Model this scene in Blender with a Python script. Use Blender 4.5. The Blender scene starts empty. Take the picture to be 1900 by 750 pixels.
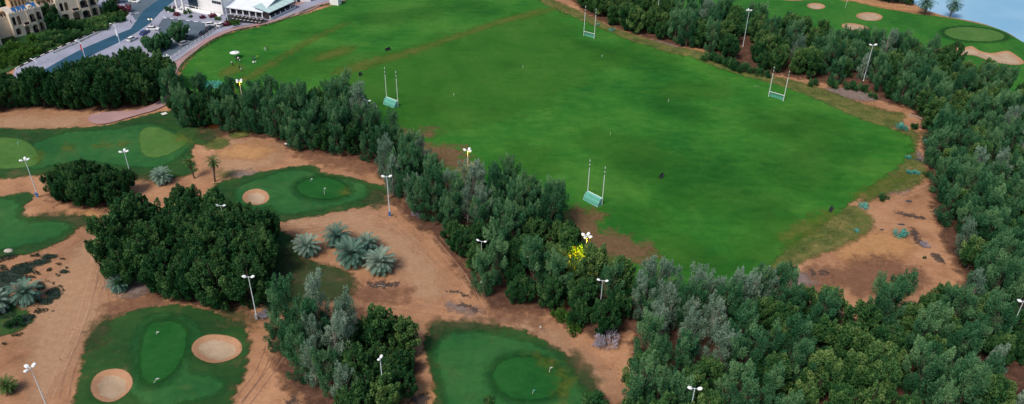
import bpy, math, random
import numpy as np
from mathutils import Vector, Matrix
R = math.radians
random.seed(7); rng = np.random.default_rng(7)
S = bpy.context.scene
COL = S.collection

# ------------------------------------------------------------------ camera
F, TH, RO, CH = 1480.0, R(32.5), R(1.0), 115.0
cam_d = bpy.data.cameras.new('camera'); cam = bpy.data.objects.new('camera', cam_d); COL.objects.link(cam)
cam_d.sensor_width = 36; cam_d.lens = F / 1900 * 36; cam_d.clip_end = 8000; cam_d.clip_start = 1
fw = Vector((0, math.cos(TH), -math.sin(TH))); up = Vector((0, math.sin(TH), math.cos(TH))); rt = Vector((1, 0, 0))
r2 = rt * math.cos(RO) + up * math.sin(RO); u2 = up * math.cos(RO) - rt * math.sin(RO)
M = Matrix((r2, u2, -fw)).transposed().to_4x4(); M.translation = (0, 0, CH)
cam.matrix_world = M
S.camera = cam

# ------------------------------------------------------------------ light: flat dusk light under a high thin overcast
SUN_EL, SUN_AZ = 54, -140         # azimuth measured from +y towards +x
W = bpy.data.worlds.new('World'); S.world = W; W.use_nodes = True
nt = W.node_tree; bg = nt.nodes['Background']
sky = nt.nodes.new('ShaderNodeTexSky'); sky.sky_type = 'NISHITA'; sky.sun_disc = False
sky.sun_elevation = R(SUN_EL); sky.sun_rotation = R(SUN_AZ); sky.dust_density = 2.0; sky.air_density = 1.0
nt.links.new(sky.outputs[0], bg.inputs[0]); bg.inputs[1].default_value = 0.075
sl = bpy.data.lights.new('sun', 'SUN'); so = bpy.data.objects.new('sun', sl); COL.objects.link(so)
sl.energy = 2.0; sl.angle = R(18); sl.color = (1.0, 0.92, 0.82)
sd = Vector((math.sin(R(SUN_AZ)) * math.cos(R(SUN_EL)), math.cos(R(SUN_AZ)) * math.cos(R(SUN_EL)), math.sin(R(SUN_EL))))
so.rotation_euler = sd.to_track_quat('Z', 'Y').to_euler(); so.location = sd * 500
S.view_settings.view_transform = 'Standard'; S.view_settings.look = 'None'; S.view_settings.gamma = 1
S.view_settings.use_curve_mapping = False
S.view_settings.exposure = 0.64
S.render.engine = 'CYCLES'
S.cycles.max_bounces = 4; S.cycles.diffuse_bounces = 3; S.cycles.glossy_bounces = 2
S.cycles.transparent_max_bounces = 16; S.cycles.use_denoising = True

# ------------------------------------------------------------------ photo pixel (1900x750) -> ground point
def ray(px, py):
    return (fw * F + r2 * (px - 950) - u2 * (py - 375)).normalized()
def g(px, py, z=0.0):
    d = ray(px, py); t = (z - CH) / d.z
    return Vector((d.x * t, d.y * t, z))
def pix(p):
    v = Vector(p) - Vector((0, 0, CH)); d = v.dot(fw)
    return 950 + F * v.dot(r2) / d, 375 - F * v.dot(u2) / d
def height_of(bpx, tpx):         # how tall a post is, from its foot and the picture row of its top
    b = g(*bpx); lo, hi = 0.0, 40.0
    for _ in range(40):
        m = (lo + hi) / 2
        if pix((b.x, b.y, m))[1] > tpx[1]: lo = m
        else: hi = m
    return m
def smooth(pts, n=6, closed=True):
    P = [np.array(p, float) for p in pts]; N = len(P); out = []
    for i in range(N if closed else N - 1):
        if closed: a, b, c, d = P[i-1], P[i], P[(i+1) % N], P[(i+2) % N]
        else: a, b, c, d = P[max(i-1, 0)], P[i], P[i+1], P[min(i+2, N-1)]
        for k in range(n):
            t = k / n
            out.append(.5 * ((2*b) + (-a+c)*t + (2*a-5*b+4*c-d)*t*t + (-a+3*b-3*c+d)*t**3))
    if not closed: out.append(P[-1])
    return out
def gpoly(pts, sm=True, closed=True):
    if sm: pts = smooth(pts, closed=closed)
    return np.array([g(p[0], p[1])[:2] for p in pts])
def ell(cx, cy, rx, ry, rot=0, n=28, wob=0.0, sd=0):
    rr = np.random.default_rng(sd); ph = rr.uniform(0, 6.28, 4); out = []
    for i in range(n):
        t = 2 * math.pi * i / n
        k = 1 + wob * (math.sin(2*t+ph[0]) * .6 + math.sin(3*t+ph[1]) * .4 + math.sin(5*t+ph[2]) * .2)
        x, y = rx * k * math.cos(t), ry * k * math.sin(t)
        out.append((cx + x*math.cos(rot) - y*math.sin(rot), cy + x*math.sin(rot) + y*math.cos(rot)))
    return out
def sdf(P, poly, closed=True):
    """signed distance in metres, positive inside (unsigned negative distance for an open line)"""
    d2 = np.full(len(P), 1e18); inside = np.zeros(len(P), bool); n = len(poly)
    for i in range(n if closed else n - 1):
        a = poly[i]; b = poly[(i+1) % n]; e = b - a; w = P - a
        t = np.clip((w @ e) / max(e @ e, 1e-9), 0, 1)
        q = w - t[:, None] * e
        d2 = np.minimum(d2, (q*q).sum(1))
        if closed:
            c = (a[1] <= P[:, 1]) != (b[1] <= P[:, 1])
            if c.any():
                xx = a[0] + (P[:, 1] - a[1]) / (b[1] - a[1] + 1e-12) * (b[0] - a[0])
                inside ^= c & (P[:, 0] < xx)
    d = np.sqrt(d2)
    return np.where(inside, d, -d) if closed else -d

# ------------------------------------------------------------------ mesh helpers
def tag(o, label=None, cat=None, group=None, kind=None):
    if label: o['label'] = label
    if cat: o['category'] = cat
    if group: o['group'] = group
    if kind: o['kind'] = kind
    return o
def empty(name, loc, rz=0.0):
    o = bpy.data.objects.new(name, None); COL.objects.link(o); o.location = loc; o.rotation_euler = (0, 0, rz)
    o.empty_display_size = .3
    return o
class MB:
    def __init__(s): s.v = []; s.f = []; s.m = []; s.smooth = False
    def add(s, vs, fs, mi=0):
        n = len(s.v); s.v += [tuple(v) for v in vs]; s.f += [tuple(i + n for i in f) for f in fs]; s.m += [mi] * len(fs)
    def box(s, a, b, mi=0, rz=0, at=(0, 0, 0)):
        x0, y0, z0 = a; x1, y1, z1 = b
        vs = [(x0,y0,z0),(x1,y0,z0),(x1,y1,z0),(x0,y1,z0),(x0,y0,z1),(x1,y0,z1),(x1,y1,z1),(x0,y1,z1)]
        c, q = math.cos(rz), math.sin(rz)
        vs = [(at[0]+x*c-y*q, at[1]+x*q+y*c, at[2]+z) for x, y, z in vs]
        s.add(vs, [(0,3,2,1),(4,5,6,7),(0,1,5,4),(1,2,6,5),(2,3,7,6),(3,0,4,7)], mi)
    def tube(s, p, q, r0, r1=None, n=8, mi=0, cap=True):
        p, q = Vector(p), Vector(q); r1 = r0 if r1 is None else r1
        d = (q - p).normalized(); a = d.orthogonal().normalized(); b = d.cross(a)
        vs = []
        for c, r in ((p, r0), (q, r1)):
            for i in range(n):
                t = 2*math.pi*i/n; vs.append(c + a*math.cos(t)*r + b*math.sin(t)*r)
        fs = [(i, (i+1) % n, n + (i+1) % n, n + i) for i in range(n)]
        if cap: fs += [tuple(range(n-1, -1, -1)), tuple(range(n, 2*n))]
        s.add(vs, fs, mi)
    def path(s, pts, rad, n=7, mi=0):
        for i in range(len(pts)-1):
            s.tube(pts[i], pts[i+1], rad[i] if hasattr(rad, '__len__') else rad, rad[i+1] if hasattr(rad, '__len__') else rad, n, mi)
    def prism(s, poly, z0, z1, mi=0):
        n = len(poly)
        s.add([(x, y, z0) for x, y in poly] + [(x, y, z1) for x, y in poly],
              [tuple(range(n-1, -1, -1)), tuple(range(n, 2*n))] + [(i, (i+1) % n, n + (i+1) % n, n+i) for i in range(n)], mi)
    def lathe(s, prof, n=16, at=(0,0,0), mi=0):
        vs = []; k = len(prof)
        for r, z in prof:
            for i in range(n):
                t = 2*math.pi*i/n; vs.append((at[0]+r*math.cos(t), at[1]+r*math.sin(t), at[2]+z))
        fs = [(j*n+i, j*n+(i+1) % n, (j+1)*n+(i+1) % n, (j+1)*n+i) for j in range(k-1) for i in range(n)]
        s.add(vs, fs, mi)
    def build(s, name, mats, parent=None, smooth=False, attr=None):
        me = bpy.data.meshes.new(name); me.from_pydata(s.v, [], s.f)
        if not isinstance(mats, (list, tuple)): mats = [mats]
        for m in mats: me.materials.append(m)
        me.polygons.foreach_set('material_index', s.m)
        if smooth: me.polygons.foreach_set('use_smooth', [True] * len(s.f))
        me.validate(); me.update()
        o = bpy.data.objects.new(name, me); COL.objects.link(o)
        if parent: o.parent = parent
        return o
def np_mesh(name, V, Fq, mat, parent=None, attrs=None, smooth=False):
    """V (n,3), Fq (m,4) quads, attrs {name: (n,)} point floats"""
    me = bpy.data.meshes.new(name); k = Fq.shape[1]
    me.vertices.add(len(V)); me.vertices.foreach_set('co', np.ascontiguousarray(V, np.float32).ravel())
    me.loops.add(Fq.size); me.loops.foreach_set('vertex_index', np.ascontiguousarray(Fq, np.int32).ravel())
    me.polygons.add(len(Fq)); me.polygons.foreach_set('loop_start', np.arange(0, Fq.size, k, dtype=np.int32))
    me.polygons.foreach_set('loop_total', np.full(len(Fq), k, np.int32))
    if smooth: me.polygons.foreach_set('use_smooth', np.ones(len(Fq), bool))
    me.update(calc_edges=True)
    for n_, a in (attrs or {}).items():
        at = me.attributes.new(n_, 'FLOAT', 'POINT'); at.data.foreach_set('value', np.ascontiguousarray(a, np.float32))
    for m in (mat if isinstance(mat, (list, tuple)) else [mat]): me.materials.append(m)
    if name is None: return me
    o = bpy.data.objects.new(name, me); COL.objects.link(o)
    if parent: o.parent = parent
    return o

# ------------------------------------------------------------------ materials
def mat(name, col, rough=.8, metal=0, spec=.3, emit=None, es=0, var=0.0, vs=1.5):
    m = bpy.data.materials.new(name); m.use_nodes = True; N = m.node_tree.nodes; Lk = m.node_tree.links
    b = N['Principled BSDF']; b.inputs['Base Color'].default_value = (*col, 1); b.inputs['Roughness'].default_value = rough
    b.inputs['Metallic'].default_value = metal; b.inputs['Specular IOR Level'].default_value = spec
    if var:
        tc = N.new('ShaderNodeTexCoord'); no = N.new('ShaderNodeTexNoise'); no.inputs['Scale'].default_value = vs; no.inputs['Detail'].default_value = 6
        Lk.new(tc.outputs['Object'], no.inputs['Vector'])
        r = N.new('ShaderNodeValToRGB'); r.color_ramp.elements[0].position = .3; r.color_ramp.elements[1].position = .7
        r.color_ramp.elements[0].color = (*[c*(1-var) for c in col], 1); r.color_ramp.elements[1].color = (*[min(1, c*(1+var*.6)) for c in col], 1)
        Lk.new(no.outputs[0], r.inputs[0]); Lk.new(r.outputs[0], b.inputs['Base Color'])
    if emit: b.inputs['Emission Color'].default_value = (*emit, 1); b.inputs['Emission Strength'].default_value = es
    return m
class NT:
    """tiny node-writing helper"""
    def __init__(s, name):
        s.m = bpy.data.materials.new(name); s.m.use_nodes = True; s.t = s.m.node_tree; s.b = s.t.nodes['Principled BSDF']
        s.b.inputs['Roughness'].default_value = .9; s.b.inputs['Specular IOR Level'].default_value = .15
        s.geo = s.t.nodes.new('ShaderNodeNewGeometry')
    def noise(s, scale, detail=5, rough=.55, stretch=None, rot=0, dist=0):
        n = s.t.nodes.new('ShaderNodeTexNoise'); n.inputs['Scale'].default_value = scale; n.inputs['Detail'].default_value = detail
        n.inputs['Roughness'].default_value = rough; n.inputs['Distortion'].default_value = dist
        mp = s.t.nodes.new('ShaderNodeMapping'); mp.inputs['Rotation'].default_value = (0, 0, rot); mp.inputs['Location'].default_value = (scale*37, scale*11, 0)
        if stretch: mp.inputs['Scale'].default_value = stretch
        s.t.links.new(s.geo.outputs['Position'], mp.inputs['Vector']); s.t.links.new(mp.outputs[0], n.inputs['Vector'])
        return n.outputs[0]
    def ramp(s, x, stops):
        r = s.t.nodes.new('ShaderNodeValToRGB'); e = r.color_ramp.elements
        while len(e) < len(stops): e.new(.5)
        for k, (p, c) in enumerate(stops):
            e[k].position = p; e[k].color = (*c, 1) if not isinstance(c, (int, float)) else (c, c, c, 1)
        s.t.links.new(x, r.inputs[0]); return r.outputs[0]
    def mix(s, f, a, b, mode='MIX'):
        n = s.t.nodes.new('ShaderNodeMix'); n.data_type = 'RGBA'; n.blend_type = mode
        for sock, v in ((n.inputs[0], f), (n.inputs[6], a), (n.inputs[7], b)):
            if isinstance(v, (int, float)): sock.default_value = v
            elif isinstance(v, tuple): sock.default_value = (*v, 1)
            else: s.t.links.new(v, sock)
        return n.outputs[2]
    def math(s, op, a, b=None, c=None, clamp=False):
        n = s.t.nodes.new('ShaderNodeMath'); n.operation = op; n.use_clamp = clamp
        for i, v in enumerate((a, b, c)):
            if v is None: continue
            if isinstance(v, (int, float)): n.inputs[i].default_value = v
            else: s.t.links.new(v, n.inputs[i])
        return n.outputs[0]
    def attr(s, name):
        n = s.t.nodes.new('ShaderNodeAttribute'); n.attribute_name = name; return n.outputs['Fac']
    def bump(s, h, strength=.5, dist=.1):
        n = s.t.nodes.new('ShaderNodeBump'); n.inputs['Strength'].default_value = strength; n.inputs['Distance'].default_value = dist
        s.t.links.new(h, n.inputs['Height']); s.t.links.new(n.outputs[0], s.b.inputs['Normal'])
    def color(s, c): s.t.links.new(c, s.b.inputs['Base Color'])
    def edge(s, soft=.5, amp=1.0, scale=.5, op=1.0, extra=None):
        """feathered, ragged edge of a sheet: alpha from the distance stored on its vertices"""
        e = s.attr('edge'); n = s.noise(scale, 6, .65)
        n = s.math('MULTIPLY_ADD', n, 2*amp, -amp)
        a = s.math('ADD', e, n); a = s.math('DIVIDE', a, soft); a = s.math('ADD', a, .5, clamp=True)
        if extra is not None: a = s.math('MULTIPLY', a, extra)
        if op < 1: a = s.math('MULTIPLY', a, op)
        s.t.links.new(a, s.b.inputs['Alpha'])
        return s

def m_sand(name='sand_soil', k=1.0):
    n = NT(name)
    big = n.noise(.035, 4); med = n.noise(.22, 6, .6); fine = n.noise(1.6, 8, .7)
    c = n.ramp(big, [(.35, (.25*k, .125*k, .066*k)), (.52, (.40*k, .210*k, .112*k)), (.66, (.50*k, .275*k, .155*k))])
    c2 = n.ramp(med, [(.3, (.16*k, .080*k, .046*k)), (.46, (.35*k, .185*k, .102*k)), (.7, (.49*k, .285*k, .17*k))])
    c = n.mix(.45, c, c2)
    dk = n.ramp(n.noise(.6, 8, .75), [(.60, 0.0), (.72, 1.0)])
    c = n.mix(n.math('MULTIPLY', dk, .35), c, (.13, .075, .05))
    c = n.mix(.28, c, n.ramp(fine, [(.25, (.12, .10, .08)), (.75, (.85, .8, .75))]), 'OVERLAY')
    n.color(c); n.bump(n.noise(.9, 8, .7), .5, .25)
    return n.m
def m_grass(name, lo, mid, hi, dry=(.10, .105, .03), drya=.3, sc=.05, soft=.5, amp=.6, es=.7, op=1.0, stripes=None):
    n = NT(name)
    a = n.noise(sc, 5, .55, dist=.4); b = n.noise(sc*5, 6, .6, stretch=(1, 2.2, 1), rot=.7); f = n.noise(2.2, 7, .7)
    c = n.ramp(a, [(.36, lo), (.5, mid), (.64, hi)])
    c = n.mix(.42, c, n.ramp(b, [(.32, lo), (.52, mid), (.72, hi)]))
    d = n.ramp(n.noise(sc*2.6, 7, .68, dist=.8), [(.54, 0.0), (.70, 1.0)])
    c = n.mix(n.math('MULTIPLY', d, drya), c, dry)
    c = n.mix(.34, c, n.ramp(n.noise(.45, 7, .75), [(.3, (.22, .25, .22)), (.7, (.74, .72, .64))]), 'OVERLAY')
    c = n.mix(.22, c, n.ramp(f, [(.25, (.2, .22, .18)), (.75, (.78, .75, .7))]), 'OVERLAY')
    if stripes:
        w = n.t.nodes.new('ShaderNodeTexWave'); w.inputs['Scale'].default_value = stripes[0]; w.inputs['Distortion'].default_value = .6
        mp = n.t.nodes.new('ShaderNodeMapping'); mp.inputs['Rotation'].default_value = (0, 0, stripes[1])
        n.t.links.new(n.geo.outputs['Position'], mp.inputs['Vector']); n.t.links.new(mp.outputs[0], w.inputs['Vector'])
        c = n.mix(n.math('MULTIPLY', w.outputs['Fac'], stripes[2]), c, hi)
    n.color(c); n.bump(n.noise(3.0, 6, .7), .25, .1); n.edge(soft, amp, es, op)
    return n.m
GLO, GMI, GHI = (.010, .075, .012), (.022, .125, .014), (.055, .185, .022)
M_SAND = m_sand()
M_FIELD = m_grass('field_turf', (.010, .098, .011), (.030, .152, .016), (.072, .200, .028), (.075, .18, .03), .28, .030, 1.6, 3.2, .3)
M_ROUGH = m_grass('rough_turf', (.014, .050, .014), (.022, .075, .018), (.042, .095, .024), (.11, .08, .04), .7, .06, 1.0, 2.2, .5)
M_GREEN = m_grass('green_turf', (.008, .074, .014), (.012, .092, .017), (.022, .112, .022), (.05, .13, .03), .2, .08, 1.0, .7, .8)
M_GREENL = m_grass('pale_green_turf', (.050, .135, .028), (.066, .158, .034), (.085, .178, .042), (.09, .15, .05), .35, .08, .7, .5, .8)
M_FAIR = m_grass('fairway_turf', (.014, .085, .024), (.022, .110, .028), (.042, .135, .036), (.08, .12, .04), .4, .06, 2.0, 1.6, .5)
M_FARG = m_grass('far_turf', (.016, .105, .014), (.028, .145, .018), (.055, .18, .024), (.07, .12, .03), .3, .05, .8, .6, .5)
M_WORN = m_grass('worn_turf', (.055, .13, .014), (.12, .165, .025), (.21, .18, .05), (.30, .20, .08), .6, .12, 3.0, 5.5, .5, .5)
M_DGRASS = m_grass('dark_turf_patch', (.006, .075, .008), (.008, .095, .010), (.012, .105, .012), (.02, .1, .02), .2, .08, 11.0, 16.0, .07, .24)
M_LGRASS = m_grass('light_turf_patch', (.030, .155, .016), (.046, .180, .020), (.070, .205, .028), (.10, .19, .04), .3, .08, 12.0, 15.0, .08, .6)
M_DRY = m_grass('dry_grass', (.05, .085, .02), (.11, .13, .035), (.21, .18, .06), (.30, .21, .10), .7, .22, 1.6, 2.2, .6, .92)
def m_litter_shade():
    n = NT('leaf_litter_shade'); a = n.noise(.5, 7, .7)
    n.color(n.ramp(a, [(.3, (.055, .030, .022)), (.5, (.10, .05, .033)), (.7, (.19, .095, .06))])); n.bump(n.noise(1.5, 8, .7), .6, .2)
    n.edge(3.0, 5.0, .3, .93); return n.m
def m_patch(name, c0, c1, soft=1.2, amp=1.2, op=.8, es=.6):
    n = NT(name); a = n.noise(.8, 7, .7); n.color(n.ramp(a, [(.3, c0), (.7, c1)])); n.bump(n.noise(1.5, 8, .7), .6, .2); n.edge(soft, amp, es, op); return n.m
M_LITTER_SHADE = m_litter_shade()
M_DARKSOIL = m_patch('dark_soil', (.15, .075, .045), (.30, .15, .09), 4.0, 8.0, .62, .35)
M_PALESOIL = m_patch('pale_soil', (.41, .235, .135), (.55, .345, .21), 5.0, 6.0, .7, .2)
M_ORANGE = m_patch('orange_sand', (.42, .21, .085), (.58, .32, .15), 4.0, 6.0, .8, .25)
M_GREYSOIL = m_patch('grey_soil', (.17, .13, .12), (.32, .25, .22), 2.5, 4.0, .75, .5)
M_ASH = m_patch('ash_soil', (.045, .04, .038), (.12, .085, .07), .8, 3.0, .85, .9)
def m_bunker():
    n = NT('bunker_sand'); a = n.noise(.25, 5); f = n.noise(2.5, 7, .7)
    e = n.attr('edge')
    c = n.ramp(a, [(.35, (.35, .25, .165)), (.65, (.46, .345, .24))])
    lip = n.math('LESS_THAN', n.math('ADD', e, n.math('MULTIPLY', n.noise(.5, 4), 1.6)), 2.1)
    c = n.mix(n.math('MULTIPLY', lip, .75), c, (.40, .20, .105))
    c = n.mix(.25, c, n.ramp(f, [(.25, (.25, .24, .22)), (.75, (.8, .78, .74))]), 'OVERLAY')
    n.color(c); n.bump(n.noise(1.2, 8, .7), .7, .2); n.edge(.22, .08, .8); return n.m
M_BUNK = m_bunker()
def m_paved(name, c, soft=.15, amp=.05, var=.18, es=.6, joint=None):
    n = NT(name); a = n.noise(.12, 6, .6); f = n.noise(2, 6, .7)
    cc = n.ramp(a, [(.3, tuple(x*(1-var) for x in c)), (.7, tuple(x*(1+var) for x in c))])
    cc = n.mix(.2, cc, n.ramp(f, [(.3, (.3, .3, .3)), (.7, (.7, .7, .7))]), 'OVERLAY')
    n.color(cc); n.edge(soft, amp, es); n.b.inputs['Roughness'].default_value = .75; return n.m
M_ASPH = m_paved('blue_asphalt', (.026, .085, .140))
M_LOT = m_paved('parking_asphalt', (.10, .135, .17))
M_PAVE = m_paved('pale_paving', (.30, .31, .39))
M_PINK = m_paved('pink_paving', (.36, .225, .22), .25, .1)
M_DARKPAVE = m_paved('terrace_paving', (.045, .045, .055))
M_LINE = m_paved('road_paint', (.6, .62, .64), .08, .02, .1)
M_TRACK = m_patch('tyre_track_soil', (.24, .125, .08), (.34, .185, .12), .35, .25, .5, 1.2)

# ------------------------------------------------------------------ terrain lattice
DX = .75; X0, X1, Y0, Y1 = -300.0, 345.0, 66.0, 462.0
NX = int((X1 - X0) / DX) + 1; NY = int((Y1 - Y0) / DX) + 1
gx = X0 + np.arange(NX) * DX; gy = Y0 + np.arange(NY) * DX
GX, GY = np.meshgrid(gx, gy); LP = np.stack([GX.ravel(), GY.ravel()], 1)
BUNKERS = {
 'bunker_centre': (ell(475, 367, 25, 14.5, 0, 26, .04, 1), .7), 'bunker_a': (ell(403, 650, 45, 27, -.08, 26, .05, 2), .8),
 'bunker_b': (ell(208, 718, 39, 31, -.35, 26, .05, 3), .8), 'bunker_far_a': (ell(1514, 12, 17, 5.5, .05, 20, .04, 4), .3),
 'bunker_far_b': (ell(1613, 32, 25, 7.5, .05, 20, .04, 5), .3), 'bunker_far_c': (ell(1586, 53, 26, 6, .1, 20, .05, 6), .3),
 'bunker_far_d': ([(1735, 92), (1760, 88), (1785, 90), (1802, 88), (1818, 96), (1840, 100), (1868, 96), (1885, 104), (1900, 118), (1880, 122), (1840, 116), (1805, 104), (1770, 104), (1740, 102)], .3)}
SHORE = [(1640, -12), (1668, -3), (1698, 5), (1716, 15), (1745, 25), (1782, 33), (1830, 43), (1870, 58), (1905, 78), (1965, 104), (2150, 170),
         (2600, 300), (3300, 300), (2600, -180), (1500, -200), (1590, -40)]
GREENS = {
 'a': ([(-40, 262), (0, 259), (45, 264), (70, 285), (74, 305), (50, 314), (0, 316), (-40, 310)], 'pale'),
 'b': ([(261, 252), (272, 241), (295, 241), (322, 252), (349, 266), (336, 280), (312, 292), (285, 298), (266, 290), (260, 270)], 'pale'),
 'c': (ell(598, 353, 46, 20, .05, 24, .03, 8), 'mid'),
 'd': ([(272, 612), (290, 600), (325, 600), (344, 612), (349, 640), (340, 670), (322, 697), (295, 716), (270, 712), (261, 690), (262, 650)], 'mid'),
 'e': (ell(979, 706, 66, 40, .08, 28, .02, 9), 'mid'),
 'f': (ell(1807, 67, 56, 13, .07, 26, .02, 10), 'pale')}
rr = np.random.default_rng(3)
Hh = np.zeros(len(LP))
for k in range(14):
    a = rr.uniform(0, 6.28); wl = rr.uniform(14, 60); ph = rr.uniform(0, 6.28)
    Hh += .004 * wl * .35 * np.sin((LP[:, 0]*math.cos(a) + LP[:, 1]*math.sin(a)) * 6.283 / wl + ph)
flat = gpoly([(-200, 40), (60, 150), (330, 150), (420, 60), (640, 10), (700, -60), (-400, -60)])
fd = sdf(LP, flat); Hh *= np.clip(.5 - fd / 12, 0, 1)
fieldp = gpoly([(660, -20), (330, 150), (560, 200), (870, 300), (1070, 400), (1330, 520), (1480, 440), (1690, 270), (1400, 150), (1120, 55), (980, -20)])
fd2 = sdf(LP, fieldp); Hh *= 1 - .75 * np.clip(fd2 / 15 + .3, 0, 1)
for nm, (pl, dp) in BUNKERS.items():
    d = sdf(LP, gpoly(pl)); Hh += -.75 * dp * np.clip(d / 2.0, 0, 1) + .22 * np.exp(-((d + .9) / 1.3)**2)
for nm, (pl, _) in GREENS.items():
    d = sdf(LP, gpoly(pl)); Hh += .55 * np.clip((d + 9) / 11, 0, 1)**2 * (3 - 2 * np.clip((d + 9) / 11, 0, 1))
shp = gpoly(SHORE); ds = sdf(LP, shp)
Hh = Hh * np.clip(1 - ds/3, 0, 1) - 1.3 * np.clip((ds + 2.0) / 4.0, 0, 1)
for cx, cy, r, hh in ((1290, 105, 4.5, 1.1), (1270, 95, 3.5, .5), (195, 375, 6, .8), (75, 385, 5, .7), (470, 275, 7, .9), (420, 270, 5, .6), (1600, 470, 6, .5), (1300, 112, 3.5, .5)):
    c = g(cx, cy); Hh += hh * np.exp(-(((LP[:, 0]-c.x)**2 + (LP[:, 1]-c.y)**2) / r**2))
HG = Hh.reshape(NY, NX)
def hz(x, y):
    i = min(max((x - X0) / DX, 0), NX - 1.001); j = min(max((y - Y0) / DX, 0), NY - 1.001)
    a, b = int(i), int(j); u, v = i - a, j - b
    return float(HG[b, a]*(1-u)*(1-v) + HG[b, a+1]*u*(1-v) + HG[b+1, a]*(1-u)*v + HG[b+1, a+1]*u*v)
def at(px, py):
    p = g(px, py); z = hz(p.x, p.y); p = g(px, py, z); p.z = hz(p.x, p.y); return p
idx = np.arange(NX * NY).reshape(NY, NX)
CELL = np.stack([idx[:-1, :-1].ravel(), idx[:-1, 1:].ravel(), idx[1:, 1:].ravel(), idx[1:, :-1].ravel()], 1)
# ground: the lattice and a wide apron round it, one sheet to the horizon
V = np.column_stack([LP, Hh])
ring = np.concatenate([idx[0, :], idx[1:, -1], idx[-1, -2::-1], idx[-2:0:-1, 0]])
c0 = np.array([0, 260.0]); dr = V[ring, :2] - c0; far = c0 + dr / np.linalg.norm(dr, axis=1)[:, None] * 6000
n0 = len(V); V = np.vstack([V, np.column_stack([far, Hh[ring]])]); m = len(ring)
ap = np.stack([ring, n0 + np.arange(m), n0 + (np.arange(m)+1) % m, np.roll(ring, -1)], 1)
ground = np_mesh('ground', V, np.vstack([CELL, ap]), M_SAND, smooth=True)
tag(ground, kind='structure', label='pinkish sandy soil between the trees and greens')
LAYER = [0.02]
def sheet(name, polys, material, label=None, kind='structure', off=None, margin=4.0, line=None, sm=True):
    """a thin sheet lying on the terrain, its verts carry the distance to the outline"""
    if off is None: LAYER[0] += .010; off = LAYER[0]
    best = np.full(len(LP), -1e9)
    for pl in polys:
        w = gpoly(pl, sm, closed=line is None)
        lo = w.min(0) - margin - 2 - (line or 0); hi = w.max(0) + margin + 2 + (line or 0)
        k = np.where((LP[:, 0] > lo[0]) & (LP[:, 0] < hi[0]) & (LP[:, 1] > lo[1]) & (LP[:, 1] < hi[1]))[0]
        if not len(k): continue
        d = sdf(LP[k], w, line is None)
        if line is not None: d = d + line
        best[k] = np.maximum(best[k], d)
    cell = CELL[(best[CELL] > -margin).any(1)]
    u, inv = np.unique(cell, return_inverse=True)
    V = np.column_stack([LP[u], Hh[u] + off])
    o = np_mesh(name, V, inv.reshape(-1, 4), material, attrs={'edge': best[u]}, smooth=True)
    return tag(o, kind=kind, label=label)
def ribbon(name, pts, width, material, off, label=None, kind='structure', sm=True, dash=None, world=False):
    """narrow painted / worn line as real strip geometry"""
    w = np.array(pts, float) if world else gpoly(pts, sm, closed=False)
    seg = np.linalg.norm(np.diff(w, axis=0), axis=1); s = np.concatenate([[0], seg.cumsum()])
    mb = MB()
    n = int(s[-1] / .6) + 1; t = np.linspace(0, s[-1], n + 1)
    P = np.column_stack([np.interp(t, s, w[:, 0]), np.interp(t, s, w[:, 1])])
    T = np.gradient(P, axis=0); T /= np.linalg.norm(T, axis=1)[:, None]; Nn = np.column_stack([-T[:, 1], T[:, 0]])
    A = P + Nn * width/2; B = P - Nn * width/2
    for i in range(n):
        if dash and int(t[i] / dash) % 2: continue
        q = [A[i], B[i], B[i+1], A[i+1]]
        mb.add([(p[0], p[1], hz(p[0], p[1]) + off) for p in q], [(0, 1, 2, 3)])
    o = mb.build(name, material); return tag(o, kind=kind, label=label)

# --- tree stands, as outlines of where the trunks stand
ST = {
 'roadside': [(-40, 216), (60, 200), (160, 207), (250, 202), (303, 182), (310, 152), (240, 146), (100, 176), (-40, 186)],
 'fieldedge': [(322, 210), (350, 238), (430, 255), (500, 258), (555, 283), (600, 288), (680, 300), (712, 330), (735, 380), (762, 366), (800, 322), (735, 275), (660, 222), (560, 215), (500, 215), (420, 200), (340, 196)],
 'midbelt': [(745, 392), (790, 428), (850, 487), (912, 570), (1000, 575), (1060, 606), (1120, 625), (1160, 628), (1180, 570), (1130, 528), (1092, 508), (1062, 452), (1030, 410), (1000, 392), (940, 366), (880, 352), (800, 352), (772, 342)],
 'grove': [(203, 515), (240, 540), (350, 562), (440, 574), (498, 555), (528, 505), (520, 470), (478, 440), (420, 415), (330, 408), (250, 430), (206, 470)],
 'thicket': [(100, 362), (112, 380), (180, 390), (238, 374), (234, 352), (170, 342), (110, 346)],
 'lowgrove': [(512, 655), (528, 705), (600, 775), (700, 785), (755, 740), (778, 690), (758, 655), (680, 628), (560, 612), (516, 622)],
 'rightwood': [(1176, 640), (1195, 700), (1200, 830), (1960, 830), (2050, 600), (2050, 300), (1940, 205), (1880, 190), (1790, 150), (1680, 112), (1560, 92), (1430, 66), (1300, 40), (1240, 22), (1180, -20), (1060, -25), (1082, 18),
               (1130, 46), (1230, 78), (1325, 106), (1430, 136), (1560, 160), (1640, 188), (1700, 210), (1716, 262), (1726, 320), (1736, 385), (1752, 450), (1784, 510), (1790, 560), (1720, 592), (1560, 592), (1400, 572), (1290, 582), (1195, 556)],
}
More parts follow.
